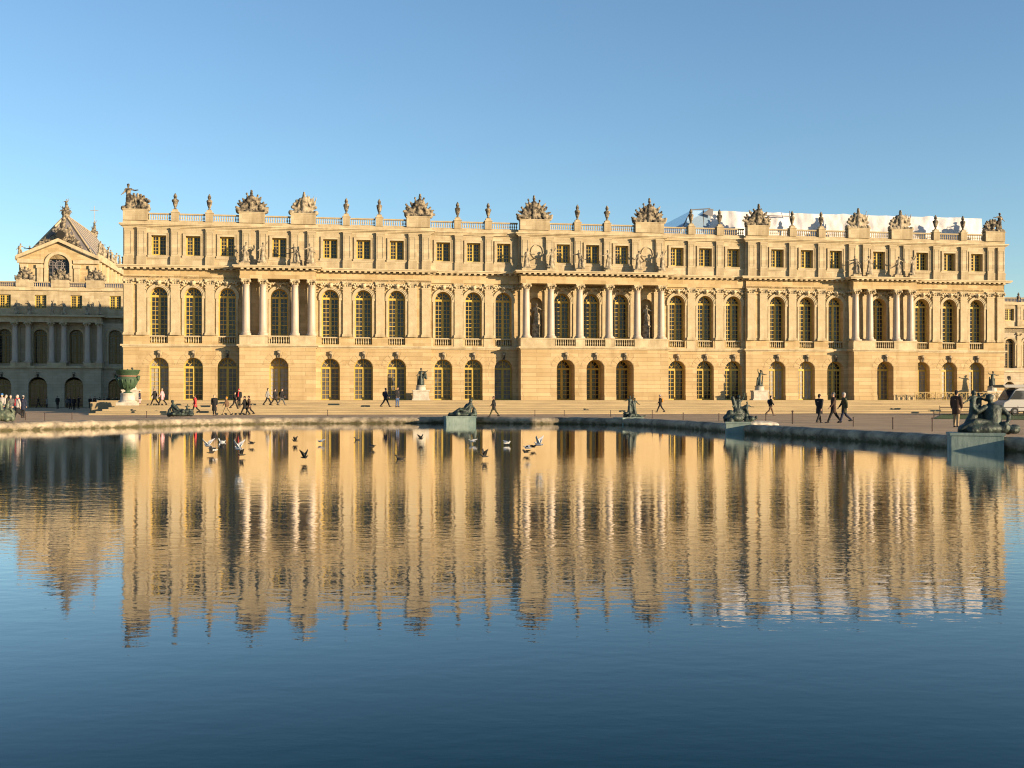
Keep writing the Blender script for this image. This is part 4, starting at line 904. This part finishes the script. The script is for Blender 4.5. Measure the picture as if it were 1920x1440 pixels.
E4, w_ = block(1833, 812, 847, 92, 54.5, 1.5, M['tealstone'], 'big green-stained stone block in the right-hand kerb nearest the camera', R(-16))
t = MB(); t.ball((0, 0, .12), (.82, .5, .26), 16); rough(t, (0, 0, .05), (.7, .35, .2), 18, 9)
# a heavy figure seen from behind, arm over a jar, with two small children
t.tube((.28, -.02, .25), (.30, 0, .72), .30, .27, 12); t.ball((.30, .02, .70), (.33, .24, .26), 12); t.tube((.26, 0, .9), (.22, 0, 1.05), .09, .08); t.ball((.2, -.02, 1.10), (.11, .12, .13)); t.ball((.22, .03, 1.14), (.13, .13, .12))
t.tube((.55, -.05, .80), (.78, -.12, .55), .10, .08); t.tube((.78, -.12, .55), (.68, -.3, .34), .08, .06); t.tube((.05, -.05, .82), (-.22, -.1, .66), .10, .08); t.tube((-.22, -.1, .66), (-.38, -.1, .85), .075, .06)
t.tube((.25, -.1, .25), (-.35, -.25, .35), .17, .12); t.tube((-.35, -.25, .35), (-.78, -.2, .12), .12, .07)
fig(t, .56, (-.33, .05, .30), .06, (40, 100), False, 1); fig(t, .50, (-.08, .15, .35), 0, (60, 130), False, -1); t.tube((-.55, 0, .1), (-.30, .05, .55), .16, .16)
o = link('bronze_group', sculpt(t, 'bronze_group', M['bronze'], .028, 1, .02, .1), None, E4 + Vector((.50, .74, 0)), 0); o.scale = (1.08,) * 3; tag(o, 'big dark bronze group with a broad seated back, nearest on the right kerb', 'statue', 'bronze figures round the pool')
t = MB(); rough(t, (0, 0, 0), (.45, .25, .12), 12, 12); t.ball((.35, 0, .12), (.22, .18, .14)); t.tube((-.4, 0, .1), (.5, .05, .08), .12, .08)
o = link('bronze_creature', sculpt(t, 'bronze_creature', M['bronze'], .03, 1, .03, .1), None, P(1897, 808, .52) + Vector((.0, .5, 0)), 0); tag(o, 'low lying bronze creature on the kerb at the right picture edge', 'statue')
# the two groups on the left
E5 = P(336, 780, .5); E5.z = .50
t = recline(21, 2.0, 1.2, -1); rough(t, (.4, 0, .1), (.5, .3, .3), 12, 22); fig(t, .45, (.55, .1, .25), .1, (60, 60), True, 1)
o = link('bronze_group', sculpt(t, 'bronze_group', M['bronze'], .035, 1, .03, .1), None, E5, TH); tag(o, 'reclining bronze figure with children on the left part of the far kerb', 'statue', 'bronze figures round the pool')
E6 = P(10, 787, .5); E6.z = .48
t = MB(); rough(t, (0, 0, 0), (.5, .3, .5), 16, 31); fig(t, .58, (.1, 0, .35), .1, (60, 100), True, 1); t.tube((-.2, 0, .3), (-.3, 0, 1.1), .15, .12); t.ball((.0, 0, .25), (.6, .35, .35))
o = link('bronze_group', sculpt(t, 'bronze_group', mat('sun_tinted_bronze', (.12, .13, .09), .5, (.05, .07, .05), 4, metal=.2), .035, 1, .03, .1), None, E6, TH); tag(o, 'sun-toned greenish bronze group on the kerb at the left picture edge', 'statue', 'bronze figures round the pool')  # paler greenish copy of the bronze, sunlight put into its colour

# ================================================================ small things
t = MB(); t.tube((0, 0, 0), (0, 0, .46), .022, .022, 6); t.ball((0, 0, .49), .035, 6); pm = t.mesh('iron_post'); pm.materials.append(M['iron'])
posts = [(48, 788, .40), (84, 789, .36), (135, 787, .5), (275, 784, .45), (614, 779.5, .42), (1003, 780.5, .3), (1058, 780.5, .5), (1145, 781.5, .3), (1223, 785, .6), (1281, 788, .4), (1348, 790, .4), (1486, 795, .75), (1600, 800, .4), (1674, 805, .55), (1748, 809, .6), (1436, 790, .35), (1750, 784, .4)]
lm = ['at the left picture edge', 'second from the left picture edge', 'below the shaded wing, thicker one', 'before the shadow right of the vase', 'on the far kerb before the left windows', 'before the central block, left one', 'before the central block, middle one', 'before the central block, right one',
      'right of the bronze children', 'between bronze children and tall bronze group, left one', 'between bronze children and tall bronze group, right one', 'thick, halfway between tall bronze group and walking trio', 'right of the walking trio', 'between the walking trio and the big block, left one', 'between the walking trio and the big block, right one', 'just right of the tall bronze group', 'at the corner of the lawn']
for i, (px, py, h) in enumerate(posts):
    p = P(px, py, G0); o = link('iron_post', pm, None, (p.x, p.y, G0)); k = 2.0 if i == 11 else 1.25; o.scale = (k, k, h * 2.0 / 1.0 if h > .45 else 1.0); tag(o, 'thin rusty iron post ' + lm[i], 'post', 'iron posts round the pool')
# gilded barrier before the right-hand windows
u0, u1 = U(1716, 3.2), U(1888, 3.2)
t = MB(); n = 9; wv = (u1 - u0) / n
t.box(0, u1 - u0, -.03, .03, .95, 1.02); t.box(0, u1 - u0, -.03, .03, .10, .16)
for i in range(n + 1): t.box(i * wv - .04, i * wv + .04, -.05, .05, 0, 1.06)
for i in range(n):
    for dx, r in ((.3, .24), (.7, .24), (.5, .13)):
        for k in range(8):
            a0, a1 = k * math.pi / 4, (k + 1) * math.pi / 4; cx = (i + dx) * wv
            t.tube((cx + r * math.cos(a0), 0, .56 + r * 1.3 * math.sin(a0)), (cx + r * math.cos(a1), 0, .56 + r * 1.3 * math.sin(a1)), .035, n=5, caps=False)
o = t.build('gilded_barrier', M['gold'], None, toworld(u0, 3.2, 1.64)); o.rotation_euler = (0, 0, TH); tag(o, 'low gilded scrollwork barrier before the windows at the right end', 'barrier')
# low rail round the lawn
a = P(1752, 784.5, G0); b = P(2060, 787.5, G0); t = MB(); d_ = b - a
for h in (.28, .42): t.tube((0, 0, h), (d_.x, d_.y, h), .018, n=5)
for i in range(9): t.tube((d_.x * i / 8, d_.y * i / 8, 0), (d_.x * i / 8, d_.y * i / 8, .44), .02, n=5)
tag(t.build('lawn_rail', M['iron'], None, a), 'low dark rail along the front of the lawn', 'rail')
a = P(1762, 779.5, G0); b = P(2060, 780.5, G0); t = MB(); d_ = b - a
t.tube((0, 0, .72), (d_.x, d_.y, .72), .03, n=5); t.tube((0, 0, .35), (d_.x, d_.y, .35), .03, n=5)
for i in range(9): t.tube((d_.x * i / 8, d_.y * i / 8, 0), (d_.x * i / 8, d_.y * i / 8, .85), .03, n=5)
tag(t.build('lawn_rail', M['iron'], None, a), 'taller dark rail along the back of the lawn', 'rail')
# white van with raised roof
vl = P(1866, 777, G0); VY = 101.0; VX = (1870 - 960) / F * VY
VAN = empty('white_van', (VX, VY, G0), R(6), 'white van with tall pale roof parked behind the bronze group at the right edge', 'van')
t = MB(); prof = [(0.05, .35), (0, .75), (.12, 1.15), (.55, 1.35), (1.15, 2.25), (1.5, 2.42), (5.6, 2.45), (5.75, 2.2), (5.75, .35)]
vs = [(x, y, z) for y in (-.95, .95) for x, z in prof]; n = len(prof)
t.add(vs, [tuple(range(n)), tuple(range(2 * n - 1, n - 1, -1))] + [(i, i + n, (i + 1) % n + n, (i + 1) % n) for i in range(n)])
body = t.build('body', M['van'], VAN); bv = body.modifiers.new('b', 'BEVEL'); bv.width = .06; bv.segments = 2
t = MB(); t.add([(.25, -.97, 2.47), (5.8, -.97, 2.47), (5.8, .97, 2.47), (.25, .97, 2.47), (-.05, -1.0, 2.72), (5.85, -1.0, 2.8), (5.85, 1.0, 2.8), (-.05, 1.0, 2.72)], [(3, 2, 1, 0), (4, 5, 6, 7), (0, 1, 5, 4), (1, 2, 6, 5), (2, 3, 7, 6), (3, 0, 4, 7)]); t.build('roof', M['van'], VAN)
t = MB(); t.quad((.62, -.962, 1.4), (1.22, -.962, 2.2), (2.5, -.962, 2.2), (2.5, -.962, 1.4)); t.build('side_window', M['glass'], VAN)
t = MB(); t.quad((2.65, -.962, 1.4), (2.65, -.962, 2.2), (5.4, -.962, 2.2), (5.4, -.962, 1.4)); t.build('side_window', M['glass'], VAN)
t = MB(); t.add([(.53, -.85, 1.38), (.53, .85, 1.38), (1.1, .85, 2.22), (1.1, -.85, 2.22)], [(0, 1, 2, 3)]); o = t.build('windscreen', M['glass'], VAN, (-.03, 0, .02))
for x in (1.1, 4.6):
    for y in (-.9, .9):
        t = MB(); t.tube((0, -.1, 0), (0, .1, 0), .34, n=16, caps=False); wh = t.build('wheel', M['rubber'], VAN, (x, y, .34)); t = MB(); t.tube((0, -.11, 0), (0, .11, 0), .17, n=10, caps=False); t.build('hub', M['steel'], wh)

# ================================================================ people
PC = {}
def limb(mb, pts, rs, n=8):
    for (a, b), (ra, rb) in zip(zip(pts, pts[1:]), zip(rs, rs[1:])): mb.tube(a, b, ra, rb, n)
def person_meshes(pose, cut):
    """pose: (front leg, back leg, bend, arm front, arm back); cut: jacket, coat, long, skirt. Faces +x."""
    key = (pose, cut)
    if key in PC: return PC[key]
    lf, lb, bend, af, ab = pose
    hip = .90
    def leg(s, a, kb):
        h = Vector((0, s * .095, hip)); k = h + Vector((math.sin(R(a)) * .43, 0, -math.cos(R(a)) * .43)); k2 = R(a - kb); an = k + Vector((math.sin(k2) * .42, 0, -math.cos(k2) * .42)); return h, k, an
    L = [leg(1, lf, 4), leg(-1, lb, bend)]
    low = min(l[2].z for l in L); dz = .06 - low
    up = Vector((0, 0, dz)); L = [[p + up for p in l] for l in L]; hz = hip + dz
    sh = hz + .52
    def arm(s, a, eb):
        p = Vector((.0, s * .20, sh)); e = p + Vector((math.sin(R(a)) * .28, s * .04, -math.cos(R(a)) * .28)); a2 = R(a + eb); w_ = e + Vector((math.sin(a2) * .25, -s * .02, -math.cos(a2) * .25)); return p, e, w_
    A_ = [arm(-1, af, 20 if af < 60 else 60), arm(1, ab, 15)]
    b = MB()
    b.tube((0, 0, hz - .02), (.01, 0, hz + .22), .13, .12, 12); b.tube((.01, 0, hz + .22), (.01, 0, sh - .08), .13, .15, 12); b.tube((.0, -.15, sh - .02), (.0, .15, sh - .02), .075, .075)
    b.tube((0, 0, sh), (.02, 0, sh + .12), .06, .055)
    hd = Vector((.03, 0, sh + .235)); b.ball(hd, (.095, .078, .12), 14); b.ball(hd + Vector((.03, 0, -.06)), (.062, .055, .062), 10); b.ball(hd + Vector((.10, 0, -.012)), (.020, .016, .026), 6)
    for s in (-1, 1): b.ball(hd + Vector((0, s * .078, -.005)), (.022, .014, .032), 6)
    for l in L: limb(b, l, (.085, .058, .040)); b.tube(l[2] + Vector((0, 0, -.01)), l[2] + Vector((.13, 0, -.035)), .036, .03)
    for a in A_:
        limb(b, a, (.052, .042, .030)); d = (a[2] - a[1]).normalized(); b.ball(a[2] + d * .05, (.035, .022, .048), 8)
    body = sculpt(b, 'person', M['skin'], .022, 1)
    # five fingers on each hand, joined to the same mesh
    fm = MB()
    for a in A_:
        d = (a[2] - a[1]).normalized(); q = d.to_track_quat('Z', 'X'); 
        for k in range(4): p0 = a[2] + d * .08 + q @ Vector((-.024 + k * .016, 0, 0)); p1 = p0 + q @ Vector((0, .006, .036 + .006 * (k in (1, 2)))); fm.tube(p0, p1, .0085, .008, 6); fm.tube(p1, p1 + q @ Vector((0, .012, .022)), .008, .007, 6)
        p0 = a[2] + d * .03 + q @ Vector((.03, 0, 0)); fm.tube(p0, p0 + q @ Vector((.022, .012, .036)), .010, .008, 6)
    import bmesh
    bb = bmesh.new(); bb.from_mesh(body); tm = fm.mesh('x', True); bb.from_mesh(tm); bb.to_mesh(body); bb.free(); bpy.data.meshes.remove(tm); body.shade_smooth()
    c = MB()
    bot = {'jacket': hz - .10, 'coat': hz - .28, 'long': hz - .50, 'skirt': hz - .06}[cut]
    c.lathe([(.19, bot), (.175, hz - .02), (.16, hz + .16), (.185, sh - .14), (.17, sh - .02), (.10, sh + .06), (.075, sh + .09)], 14)
    c.v = [(x * .82 + .01, y * 1.12, z) for x, y, z in c.v]
    for a in A_:
        e = a[1].lerp(a[2], .88); limb(c, [a[0], a[1], e], (.088, .068, .058))
    c.ball((.0, 0, sh + .03), (.12, .19, .07), 12)
    coat = sculpt(c, 'coat' if cut != 'jacket' else 'jacket', M['skin'], .026, 2, .012, .08)
    t = MB(); t.tube((0, -.06, hz), (0, .06, hz), .125, .125, 10)
    if cut == 'skirt': t.lathe([(.24, hz - .42), (.17, hz)], 14)
    for l in L: limb(t, [l[0], l[1], l[1].lerp(l[2], .93)], (.105, .075, .060))
    tr = sculpt(t, 'trousers' if cut != 'skirt' else 'skirt', M['skin'], .024, 2)
    h = MB(); h.ball(hd + Vector((-.018, 0, .035)), (.105, .090, .105), 12); h.ball(hd + Vector((-.05, 0, -.03)), (.065, .075, .09), 10)
    hr = sculpt(h, 'hair', M['skin'], .022, 1)
    s_ = MB()
    for l in L: s_.tube(l[2] + Vector((-.03, 0, -.03)), l[2] + Vector((.15, 0, -.045)), .048, .036); s_.box(l[2].x - .07, l[2].x + .18, l[2].y - .042, l[2].y + .042, l[2].z - .06, l[2].z - .045)
    sh_ = s_.mesh('shoes', True); sh_.materials.append(M['skin'])
    # the front/back of the coat is the same solid; hat for those who wear one
    PC[key] = (body, coat, tr, hr, sh_, hd, hz, sh); return PC[key]
POSE = {'walk': (26, -24, 14, -24, 22), 'stride': (20, -18, 30, 18, -18), 'stand': (3, -3, 2, 5, -4), 'idle': (7, -6, 4, 10, 75), 'look': (4, -2, 2, 80, 8)}
COLS = {'black': (.012, .012, .014), 'dark brown': (.05, .028, .02), 'navy': (.015, .02, .045), 'grey': (.10, .10, .10), 'white': (.36, .33, .31), 'red': (.42, .03, .035), 'orange': (.55, .22, .02), 'pink': (.55, .30, .32), 'pale blue': (.20, .28, .38), 'tan': (.30, .22, .13), 'brown': (.12, .07, .04), 'olive': (.06, .06, .03), 'blue jeans': (.06, .10, .20), 'light grey': (.22, .21, .20), 'blue': (.05, .16, .40)}
def cloth(c): return solid('cloth_' + c.replace(' ', '_'), COLS[c])
def person(px, py, label, pose='walk', face='l', coat='black', legs='black', hair='dark brown', cut='jacket', h=1.0, group=None, bag=None, hat=None, at=None, scarf=None):
    body, cm_, tm_, hm_, sm_, hd, hz, sh = person_meshes(POSE[pose], cut)
    p = at or stand(px, py); rz = {'l': math.pi, 'r': 0, 'a': math.pi / 2, 'c': -math.pi / 2, 'al': math.pi * .75, 'ar': math.pi * .25, 'cl': -math.pi * .75, 'cr': -math.pi * .25}[face]
    o = link('person', body, None, p, rz); o.scale = (h, h, h); tag(o, label, 'person', group)
    for nm, m_, mt in (('coat' if cut != 'jacket' else 'jacket', cm_, cloth(coat)), ('trousers' if cut != 'skirt' else 'skirt', tm_, cloth(legs)), ('hair', hm_, cloth(hair)), ('shoes', sm_, cloth('black'))):
        c = link(nm, m_, o); c.material_slots[0].link = 'OBJECT'; c.material_slots[0].material = mt
    if hat:
        t = MB(); t.ball(hd + Vector((-.005, 0, .07)), (.115, .10, .085), 12); t.build('hat', cloth(hat), o, smooth=True)
    if bag:
        t = MB(); t.ball((-.20, 0, sh - .18), (.10, .15, .21), 12); t.tube((-.05, -.13, sh + .04), (.12, -.14, sh - .18), .022); t.tube((-.05, .13, sh + .04), (.12, .14, sh - .18), .022); t.build('backpack', cloth(bag), o, smooth=True)
    if scarf:
        t = MB(); t.tube((-.06, -.08, sh + .09), (.09, 0, sh + .04), .05, .05); t.tube((-.06, .08, sh + .09), (.09, 0, sh + .04), .05, .05); t.tube((.14, -.02, sh + .03), (.16, -.05, sh - .38), .05, .06); t.build('scarf', cloth(scarf), o, smooth=True)
    return o
GW = 'walkers on the terrace'; GS = 'visitors queuing in the shade'
person(1536, 793, 'person in a long black coat walking alone left of a couple', 'walk', 'ar', 'black', 'black', 'black', 'coat', 1.02, GW)
person(1563, 793, 'person in a dark brown jacket striding, taller one of the couple', 'walk', 'l', 'dark brown', 'black', 'grey', 'coat', 1.08, GW)
person(1583, 793, 'person with white hat and dark jacket beside the brown-jacketed one', 'stride', 'l', 'olive', 'navy', 'white', 'coat', 1.04, GW, hat='white')
person(1445, 779, 'person in black walking beyond the tall bronze group', 'stride', 'r', 'black', 'brown', 'black', 'jacket', 1.0, GW, bag='navy')
person(1238, 774, 'person with white hat and orange backpack walking before the central block', 'walk', 'l', 'black', 'black', 'dark brown', 'jacket', .98, GW, bag='orange', hat='white')
person(1793, 801, 'person in a dark brown coat and pale trousers standing beside the big bronze', 'stand', 'ar', 'dark brown', 'tan', 'black', 'coat', 1.06, GW)
person(926, 781, 'person in a dark coat walking beside the reclining bronze of the far kerb', 'walk', 'l', 'black', 'olive', 'brown', 'coat', .98, GW)
person(723, 763, 'person in dark clothes taking a wide stride before the wall bronze', 'walk', 'r', 'navy', 'black', 'black', 'jacket', 1.12, GW, bag='black')
person(745, 764, 'person in black jacket and blue jeans before the wall bronze', 'stand', 'cr', 'black', 'blue jeans', 'black', 'jacket', 1.12, GW)
person(502, 760, 'person in a pale grey jacket walking before the left portico door', 'walk', 'r', 'light grey', 'black', 'black', 'jacket', 1.0, GW)
person(515, 759.5, 'person in black, middle of three before the left portico door', 'walk', 'r', 'black', 'black', 'black', 'jacket', .98, GW)
person(528, 760, 'person in black, rightmost of three before the left portico door', 'walk', 'r', 'black', 'grey', 'dark brown', 'jacket', .98, GW, bag='black')
person(459, 778, 'person in dark coat, left one of the close pair near the left portico', 'walk', 'l', 'black', 'black', 'black', 'coat', 1.0, GW)
person(467, 778, 'person in brown coat, right one of the close pair near the left portico', 'stride', 'l', 'dark brown', 'black', 'dark brown', 'coat', 1.0, GW)
person(448, 764, 'person with a red hat in a dark red jacket behind the close pair', 'stand', 'c', 'black', 'black', 'red', 'jacket', 1.0, GW, hat='red', scarf='red')
person(440, 766, 'person in black beside the one with the red hat', 'stride', 'r', 'black', 'black', 'black', 'jacket', .95, GW)
person(425, 778, 'person in a brown jacket and light trousers walking left of the pair', 'walk', 'l', 'brown', 'tan', 'orange', 'jacket', .97, GW)
person(402, 779, 'person in a long black coat standing alone left of the portico', 'stand', 'c', 'black', 'black', 'tan', 'long', 1.02, GW)
person(366, 776, 'person in a dark red coat behind the reclining bronze at left', 'stride', 'l', 'red', 'black', 'dark brown', 'coat', .95, GW)
person(290, 760, 'person in black striding, left of the one in pink', 'walk', 'l', 'black', 'black', 'tan', 'coat', 1.02, GW)
person(304, 760, 'person in a pale pink coat walking right of the one in black', 'walk', 'l', 'pink', 'black', 'tan', 'coat', 1.0, GW)
person(262, 758, 'small child in pink and navy beside the vase pedestal', 'stand', 'l', 'navy', 'pink', 'brown', 'coat', .72, GW)
person(33, 786, 'person in a white coat with red scarf and dark skirt by the left kerb', 'stride', 'cl', 'white', 'black', 'white', 'skirt', 1.0, GW, scarf='red')
person(43, 783, 'person in black and blue with a white hat right of the red scarf', 'stand', 'a', 'navy', 'black', 'black', 'coat', .96, GW, hat='white')
person(20, 783, 'person in grey behind the bronze at the left edge, beside red scarf', 'stand', 'c', 'grey', 'black', 'light grey', 'jacket', .98, GW)
person(4, 783, 'person in a blue hat at the left picture edge', 'look', 'c', 'white', 'navy', 'dark brown', 'jacket', 1.04, GW, hat='blue')
person(12, 781, 'person in olive standing between blue hat and grey jacket', 'stand', 'cl', 'olive', 'black', 'white', 'jacket', 1.0, GW)
# visitors in the shade of the wing
person(108, 766.5, 'person in black standing alone in the shade between the two wing arches', 'stand', 'c', 'black', 'black', 'black', 'coat', 1.05, GS)
sh_l = [(139, 769, 'black', 'nearest the camera before the right wing arch'), (132, 767, 'navy', 'left of the group before the right wing arch'), (147, 766, 'black', 'right of the group before the right wing arch'), (126, 765, 'grey', 'leftmost of the group before the right wing arch'),
        (169, 766, 'black', 'leftmost of the long queue by the lit corner'), (178, 765, 'dark brown', 'second in the queue from the left'), (187, 767.5, 'black', 'third in the queue from the left'), (195, 765.5, 'navy', 'fourth in the queue from the left'), (203, 766, 'black', 'fifth in the queue from the left'), (211, 765, 'olive', 'sixth in the queue from the left'), (219, 764.5, 'black', 'last in the queue beside the vase'),
        (72, 764.5, 'black', 'inside the left wing arch'), (88, 764.5, 'light grey', 'in pale clothes beside the left wing arch')]
for i, (px, py, c, d) in enumerate(sh_l): person(px, py, 'person in the shade, ' + d, ['stand', 'idle', 'look', 'stride'][i % 4], ['c', 'l', 'r', 'a', 'cr'][i % 5], c, 'black', 'black', ['coat', 'jacket'][i % 2], 1.0 + .04 * (i % 3 - 1), GS)
# beyond the big bronze on the right
rr = [(1828, 774, 'black', 'between the coated person and the big bronze'), (1838, 773, 'dark brown', 'just left of the big bronze group'), (1889, 776, 'white', 'in white beside the van, left one'), (1899, 777, 'black', 'in black before the van'), (1908, 777, 'dark brown', 'in brown before the van'), (1916, 778, 'pink', 'in pink at the right picture edge')]
for i, (px, py, c, d) in enumerate(rr): person(px, py, 'person ' + d, ['stand', 'look', 'stride'][i % 3], ['c', 'l', 'r'][i % 3], c, 'black', 'dark brown', 'coat', 1.05, 'people near the van')

# ================================================================ birds
def bird_meshes(up):
    b = MB(); b.tube((-.16, 0, 0), (.10, 0, .02), .045, .075, 10); b.tube((.10, 0, .03), (.19, 0, .09), .05, .035, 8); b.ball((.22, 0, .11), (.045, .036, .038), 8); b.tube((.25, 0, .105), (.31, 0, .095), .012, .006, 6); b.tube((-.16, 0, 0), (-.27, 0, .02), .035, .03, 6)
    body = sculpt(b, 'bird', M['skin'], .014, 1); ws = []
    for s in (-1, 1):
        t = MB(); a = R(up); n = 6; top = []; 
        pts = [(.08, 0, .05), (.10, .22, .05), (.02, .46, .02), (-.10, .60, .0), (-.10, .40, 0), (-.12, .2, 0), (-.12, 0, .02)]
        def q(p): x, y, z = p; ang = a * (1.0 if y < .25 else .75); return (x, s * (.03 + y * math.cos(ang)), .03 + z + y * math.sin(ang))
        vs = [q(p) for p in pts]; vs2 = [(x, y, z - .012) for x, y, z in vs]; k = len(pts); t.add(vs + vs2, [tuple(range(k)), tuple(range(2 * k - 1, k - 1, -1))] + [(i, (i + 1) % k, (i + 1) % k + k, i + k) for i in range(k)])
        w_ = t.mesh('wing'); w_.materials.append(M['skin']); ws.append(w_)
    return body, ws
BM = {u: bird_meshes(u) for u in (55, 20, 70)}
sw = MB(); sw.ball((0, 0, .04), (.17, .085, .08), 12); sw.tube((.12, 0, .07), (.17, 0, .20), .04, .032); sw.ball((.19, 0, .22), (.045, .035, .037), 8); sw.tube((.22, 0, .215), (.28, 0, .205), .016, .01, 6); sw.tube((-.14, 0, .07), (-.24, 0, .12), .045, .015, 6); swm = sculpt(sw, 'bird', M['skin'], .014, 1)
bw, bd, bgr = solid('white_feathers', (.5, .5, .5)), solid('dark_feathers', (.03, .028, .025)), solid('grey_feathers', (.28, .32, .38))  # dark flying birds have backlight shade put into the colour; ducks are dark themselves
birds = [(389, 836, 'w', 55, .35, 'white gull flapping low, leftmost of all'), (399, 844, 'w', 20, .15, 'white gull just right and below the leftmost one'), (396, 849, 'd', 70, .08, 'dark bird touching the water under the left white gulls'), (416, 829, 'w', 0, 0, 'white gull sitting on the water right of the leftmost pair'),
         (416, 838, 'd', 0, 0, 'dark duck below the sitting white gull'), (447, 842, 'w', 70, .4, 'white gull landing with raised wings, fourth white one from the left'), (452, 853, 'd', 55, .08, 'dark bird just below the landing white gull'), (472, 832, 'd', 20, .1, 'dark bird right of the landing white gull'),
         (553, 827, 'd', 55, .1, 'dark bird below the left portico door'), (571, 858, 'd', 70, .12, 'dark bird with raised wings, nearest the camera left of centre'), (600, 828, 'g', 20, .1, 'grey-blue bird left of centre'), (670, 825, 'd', 0, 0, 'small dark duck right of the grey-blue bird'),
         (698, 838, 'd', 20, .08, 'dark bird with spread wings near the middle of the flock'), (750, 861, 'd', 0, 0, 'brown duck swimming nearest the camera'), (789, 823, 'd', 55, .15, 'dark bird rising right of the spread-winged one'), (885, 828, 'w', 20, .1, 'white bird below the reclining bronze'),
         (908, 856, 'd', 70, .1, 'dark bird nearest the camera right of centre'), (951, 831, 'w', 20, .08, 'white bird in the dark reflection of the central block'), (989, 840, 'g', 20, .25, 'grey bird, left of the rightmost three'), (1000, 838, 'd', 20, .1, 'dark bird, middle of the rightmost three'), (1010, 834, 'w', 70, .45, 'white gull with raised wings, rightmost of all'), (986, 848, 'd', 20, .08, 'dark bird just below the rightmost three')]
for i, (px, py, c, up, z, lab) in enumerate(birds):
    mt = {'w': bw, 'd': bd, 'g': bgr}[c]; p = P(px, py, z); sc_ = .48 if c != 'w' else .55; rz = [2.6, 3.6, .4, 3.0, 5.8][i % 5]
    if up == 0: o = link('bird', swm, None, (p.x, p.y, -.02), rz)
    else:
        bm_, ws = BM[up]; o = link('bird', bm_, None, (p.x, p.y, z), rz)
        for w_ in ws: c_ = link('wing', w_, o); c_.material_slots[0].link = 'OBJECT'; c_.material_slots[0].material = mt
    o.scale = (sc_ * (1.3 if up == 0 else 1),) * 3; o.material_slots[0].link = 'OBJECT'; o.material_slots[0].material = mt; tag(o, lab + ', over the pool', 'bird', 'birds on the pool')
